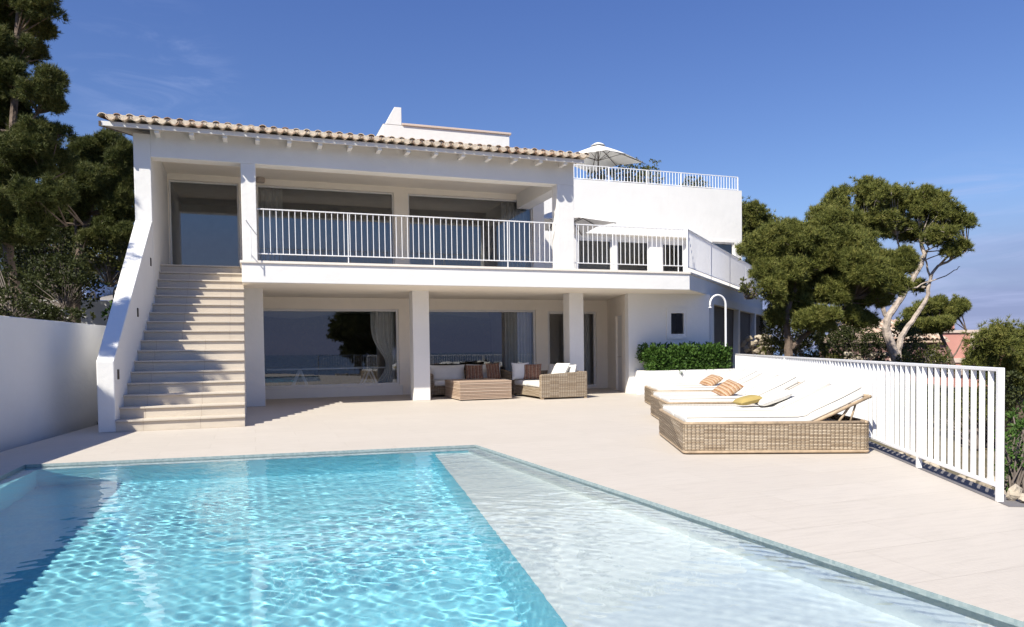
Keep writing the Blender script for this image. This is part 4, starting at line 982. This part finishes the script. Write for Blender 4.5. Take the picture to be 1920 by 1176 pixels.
# pine out to the left whose shadow falls across the stairs
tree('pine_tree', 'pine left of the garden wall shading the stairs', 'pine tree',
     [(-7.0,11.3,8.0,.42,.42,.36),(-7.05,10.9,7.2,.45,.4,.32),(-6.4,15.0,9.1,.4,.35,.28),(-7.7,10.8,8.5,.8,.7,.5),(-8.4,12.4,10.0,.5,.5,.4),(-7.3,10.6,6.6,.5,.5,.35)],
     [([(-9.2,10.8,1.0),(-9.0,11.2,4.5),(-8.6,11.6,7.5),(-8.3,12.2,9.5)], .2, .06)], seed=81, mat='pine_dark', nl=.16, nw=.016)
# pine reflected in the lower left window, below the pool terrace
tree('pine_tree', 'round pine standing on the seaward side behind the viewer', 'pine tree', [(6.9,-8,3.4,1.6,1.4,1.3),(6.0,-8.3,2.6,1.0,1.,.9),(8.2,-8.2,3.0,1.3,1.2,1.1),(7.2,-8,4.4,1.1,1,.9),(8.8,-8.6,4.2,1,1,.8),(6.6,-8.6,1.2,1.1,1.,.9),(7.9,-8.4,1.4,1.2,1.,1.),(9.2,-8.4,2.2,1.1,1,1.),(8.6,-8.3,.4,1.2,1,.8)], [([(7.2,-8.2,-4.5),(7.1,-8.2,0),(7,-8,3)], .2, .06)], seed=91, mat='pine_dark', nl=.2, nw=.03, dens=.8)
railing('terrace_railing', 'white railing on the seaward edge of the terrace behind the viewer', [(4.0, -5.6), (11.0, -5.6)], 0, 1.1, .16, gap=.13, rr=.022, posts=[0, 2.3, 4.6, 6.98], flat=(.05, .012), post_w=.07)

# hedge in the planter
rg = np.random.default_rng(5); n = 2600
hp = np.stack([rg.uniform(10.5, 13.12, n), rg.uniform(18.05, 18.82, n), rg.uniform(.58, 1.20, n)], 1)
hp[:, 2] += .05*np.sin(hp[:, 0]*5)+.04*np.sin(hp[:, 0]*13); e = np.minimum(np.abs(hp[:, 1]-18.05), np.abs(hp[:, 2]-1.2)); hp = hp[e < .28]
hg = thing('hedge', 'clipped glossy green hedge growing in the white planter', 'hedge', (11.8, 18.4, .56))
v = leaf_tufts(hp, unit(np.stack([rg.normal(0, .4, len(hp)), -.5+rg.normal(0, .4, len(hp)), .8+rg.normal(0, .3, len(hp))], 1)), 9, .095, rg)
sh2 = np.stack([rg.uniform(10.5, 13.1, 160), rg.uniform(18.05, 18.7, 160), 1.2+rg.uniform(0, .16, 160)], 1)
v = np.concatenate([v, leaf_tufts(sh2, np.tile([0, -.2, 1.], (160, 1)), 8, .085, rg)])
mesh_np('foliage', v, np.arange(len(v)).reshape(-1, 3), 'hedge_leaf', hg, (11.8, 18.4, .56))
sm = MB()
for q in range(26): x = 10.65+q*.095; sm.tube([(x, 18.45, .5), (x+rg.normal(0, .05), 18.4, .85), (x+rg.normal(0, .1), 18.35+rg.normal(0, .1), 1.12)], [.014, .01, .005], 5, False)
sm.build('stems', 'bark_twig', hg)
# shrubs right of and below the railing
for q, (lb, D, lab, mt, lf) in enumerate([
    ([(1908,830,34,44),(1925,880,38,40),(1902,900,22,26),(1935,800,36,50)], 7.4, 'leafy green shrub crowding the end post of the terrace railing', 'hedge_leaf', .045),
    ([(1740,672,36,28),(1712,682,30,22),(1768,684,24,18)], 27, 'feathery yellow-green bush below the small round pine', 'scrub_leaf', .10),
    ([(1610,632,40,34),(1570,650,40,34),(1640,650,30,30)], 29, 'dark bush between the two biggest pine trunks', 'bank_leaf', .10),
    ([(1520,655,36,34),(1450,655,26,26),(1550,675,34,22),(1462,622,22,30)], 26, 'green bush around the trunk of the broad pine', 'scrub_leaf', .10),
    ([(1480,620,60,40),(1560,615,50,40),(1482,590,40,40)], 31, 'shadowy bush filling the space behind the broad pine', 'bank_leaf', .11),
    ([(1690,640,40,36),(1720,660,30,30)], 33, 'dark bush in front of the shaded pink house', 'bank_leaf', .11),
    ([(1404,541,13,9),(1416,549,9,7),(1396,536,9,9)], 22.5, 'leafy sprig in front of the slanted balcony fascia', 'scrub_leaf', .09),
    ([(1830,760,26,30),(1800,790,40,30)], 13, 'low dark shrub seen through the railing near its end post', 'scrub_leaf', .06),
    ([(1860,780,30,50),(1890,740,30,40)], 12, 'dark bush just beyond the end post of the railing', 'bank_leaf', .06),
    ([(1720,760,50,28),(1660,770,40,30)], 17, 'dark scrub seen through the middle of the railing', 'scrub_leaf', .07)]):
    shrub('bush', lab, 'bush', PXL(lb, D, .9), mt, 300+q, lf, 11, .9)
# roof terrace plants
for q, (x0, x1, z1, lab) in enumerate([(14.2, 16.0, 8.95, 'dense dark plant on the roof terrace right of the parasol'), (12.9, 14.0, 8.55, 'low plant on the roof terrace behind the parasol pole'), (17.4, 18.3, 8.4, 'low plant at the right end of the roof terrace')]):
    n = max(2, int((x1-x0)/.45)); shrub('roof_plant', lab, 'plant', [(x0+(x1-x0)*(i+.5)/n, 26.9, 7.4+(z1-7.4)*.5, .4, .36, (z1-7.3)*.5) for i in range(n)], 'scrub_leaf', 400+q, .09, 10, .9)
# ground scrub on the slope
rg = np.random.default_rng(9); n = 5200; s_ = rg.uniform(-3, 26, n); d_ = rg.uniform(.3, 1., n)**1.5*24+.2
pp = R0[None]+RD[None]*s_[:, None]+RN[None]*d_[:, None]; hz = terrain_h(pp[:, 0], pp[:, 1]); keep = np.sin(pp[:, 0]*1.1)+np.sin(pp[:, 1]*.9+1)+rg.normal(0, .7, n) > -.2
cen = np.stack([pp[:, 0], pp[:, 1], hz+.12], 1)[keep]; v = leaf_tufts(cen+rg.normal(0, .12, cen.shape)*np.array([1, 1, .6]), np.tile([0, 0, 1.], (len(cen), 1)), 14, .16, rg)
tag(mesh_np('ground_scrub', v, np.arange(len(v)).reshape(-1, 3), 'scrub_leaf'), 'low dry scrub covering the slope below the railing', 'scrub', kind='stuff')
n = 3200; pp = np.stack([rg.uniform(-20, -4.2, n), rg.uniform(5, 34, n)], 1); hz = terrain_h(pp[:, 0], pp[:, 1]); cen = np.stack([pp[:, 0], pp[:, 1], hz+.15], 1)
v = leaf_tufts(cen+rg.normal(0, .15, cen.shape), np.tile([0, 0, 1.], (len(cen), 1)), 14, .18, rg)
tag(mesh_np('bank_scrub', v, np.arange(len(v)).reshape(-1, 3), 'scrub_leaf'), 'dark undergrowth covering the bank behind the garden wall', 'scrub', kind='stuff')

# stones
def stones(mb, cen, size, rg):
    for c in cen:
        r = size*rg.uniform(.5, 1.2, 3); bm = bmesh.new(); bmesh.ops.create_icosphere(bm, subdivisions=1, radius=1)
        R = Matrix.Rotation(rg.uniform(0, 6), 3, Vector(rg.normal(size=3)).normalized())
        vs = [R @ Vector((v_.co.x*r[0], v_.co.y*r[1], v_.co.z*r[2]*.8))*rg.uniform(.82, 1.12)+Vector(c) for v_ in bm.verts]
        mb.add(vs, [tuple(v_.index for v_ in f.verts) for f in bm.faces]); bm.free()
rg = np.random.default_rng(15)
for nm, lab, pa, pb, D, hgt, sz in (('stone_wall', 'rough dry-stone wall between the white columns and the broad pine', (1404, 690), (1448, 690), 27, 1.15, .17), ('stone_wall', 'low pale dry-stone wall beside the forked pine trunks', (1588, 700), (1662, 700), 29, .75, .16)):
    a, c = far(*pa, D), far(*pb, D); w_ = thing(nm, lab, 'stone wall', tuple(a)); m = MB(); k = int(np.linalg.norm(c-a)/.2)+1
    cs = [a+(c-a)*(i+rg.uniform(-.4, .4))/k+np.array([rg.normal(0, .06), rg.normal(0, .06), z+rg.normal(0, .03)]) for i in range(k+1) for z in np.arange(-.6, hgt, .19)]
    stones(m, cs, sz, rg); m.build('stones', 'dry_stone', w_)
m = MB(); cs = []
for q in range(120):
    s_ = rg.uniform(-3.5, .1); d_ = rg.uniform(.0, 1.3); p = R0+RD*s_+RN*(d_+.1); cs.append((p[0], p[1], .02+rg.uniform(-.08, .06)-d_*.05))
stones(m, cs, .075, rg)
for q in range(110):
    s_ = rg.uniform(.1, 4.2); p = R0+RD*s_+RN*rg.uniform(.2, .8); cs2 = (p[0], p[1], -.28+rg.uniform(0, .12)); stones(m, [cs2], .085, rg)
tag(m.build('rubble', 'dry_stone'), 'loose grey rubble along the terrace edge beside the railing', 'rubble', kind='stuff')

# ---- distant houses
def house(label, px0, px1, pyt, pyb, D, depth, wall, roof=True, chim=None, wins=(), trim=None):
    a = far(px0, pyb, D); c = far(px1, pyb, D); ht = far((px0+px1)/2, pyt, D)[2]-min(a[2], c[2]); w = np.linalg.norm((c-a)[:2]); rz = math.atan2(c[1]-a[1], c[0]-a[0]); z0 = min(a[2], c[2])-4
    t = thing('house', label, 'house', (a[0], a[1], z0), rz); ht += 4
    m = MB(); m.box(0, w, 0, depth, 0, ht); m.build('wall', wall, t, world=False)
    if roof:
        m = MB(); 
        for q in range(int(w/.3)): half_pipe(m, .15+q*.3, -.35, depth*.5, ht+.1, ht+.1+depth*.5*.32, .14, .14, True, .03)
        m.profile_x([(-.3, ht+.0), (depth*.5, ht+depth*.5*.32), (depth+.3, ht), (depth+.3, ht-.1), (-.3, ht-.1)], -.15, w+.15); r_ = m.build('roof', 'roof_tile', t, world=False)
    else: m = MB(); m.box(-.12, w+.12, -.12, depth+.12, ht+.003, ht+.22); r_ = m.build('roof', 'pale_render', t, world=False)
    if chim: m = MB(); m.box(chim, chim+.8, 1, 1.8, ht-.2, ht+chim*0+1.3); m.box(chim-.1, chim+.9, .9, 1.9, ht+1.3, ht+1.45); m.build('chimney', wall, r_, world=False)
    for x, z, ww, hh in wins:
        m = MB(); m.box(x, x+ww, -.04, -.003, ht-z-hh, ht-z); f_ = m.build('window', 'pale_render', t, world=False)
        m = MB(); m.box(x+.1, x+ww-.1, -.05, -.042, ht-z-hh+.1, ht-z-.1); m.build('pane', 'dark_interior', f_, world=False)
    for x0, x1, za, zb in trim or []: MB().box(x0, x1, -.10, -.003, ht-zb, ht-za).build('trim', 'pale_render', t, world=False)
    return t
house('shaded pink house with a tiled roof half hidden behind the forked pine', 1640, 1772, 640, 690, 50, 9, 'pink_in_shade', True, None, [(1.0, .6, .8, 1.1), (3.4, .6, .8, 1.1)])
house('sunlit pink and cream house with a chimney right of the small round pine', 1768, 1862, 624, 690, 58, 8, 'pink_plaster', False, .7, [(2.9, 1.6, .8, .9)], [(2.1, 2.7, .0, 2.0), (0, 3.9, 2.0, 2.35), (3.0, 3.5, 2.4, 4.2)])
house('pink house with a flat pale roofline at the right edge behind the dark pine', 1868, 1990, 626, 690, 62, 8, 'pink_plaster', False, None, [(2., .7, .8, 1.1)])
house('lower pink house glimpsed between the railing post and the dark pine', 1850, 1912, 705, 780, 40, 7, 'pink_plaster', False, None, [(.4, .6, .6, .9)], [(0, 1.0, 1.3, 1.5)])
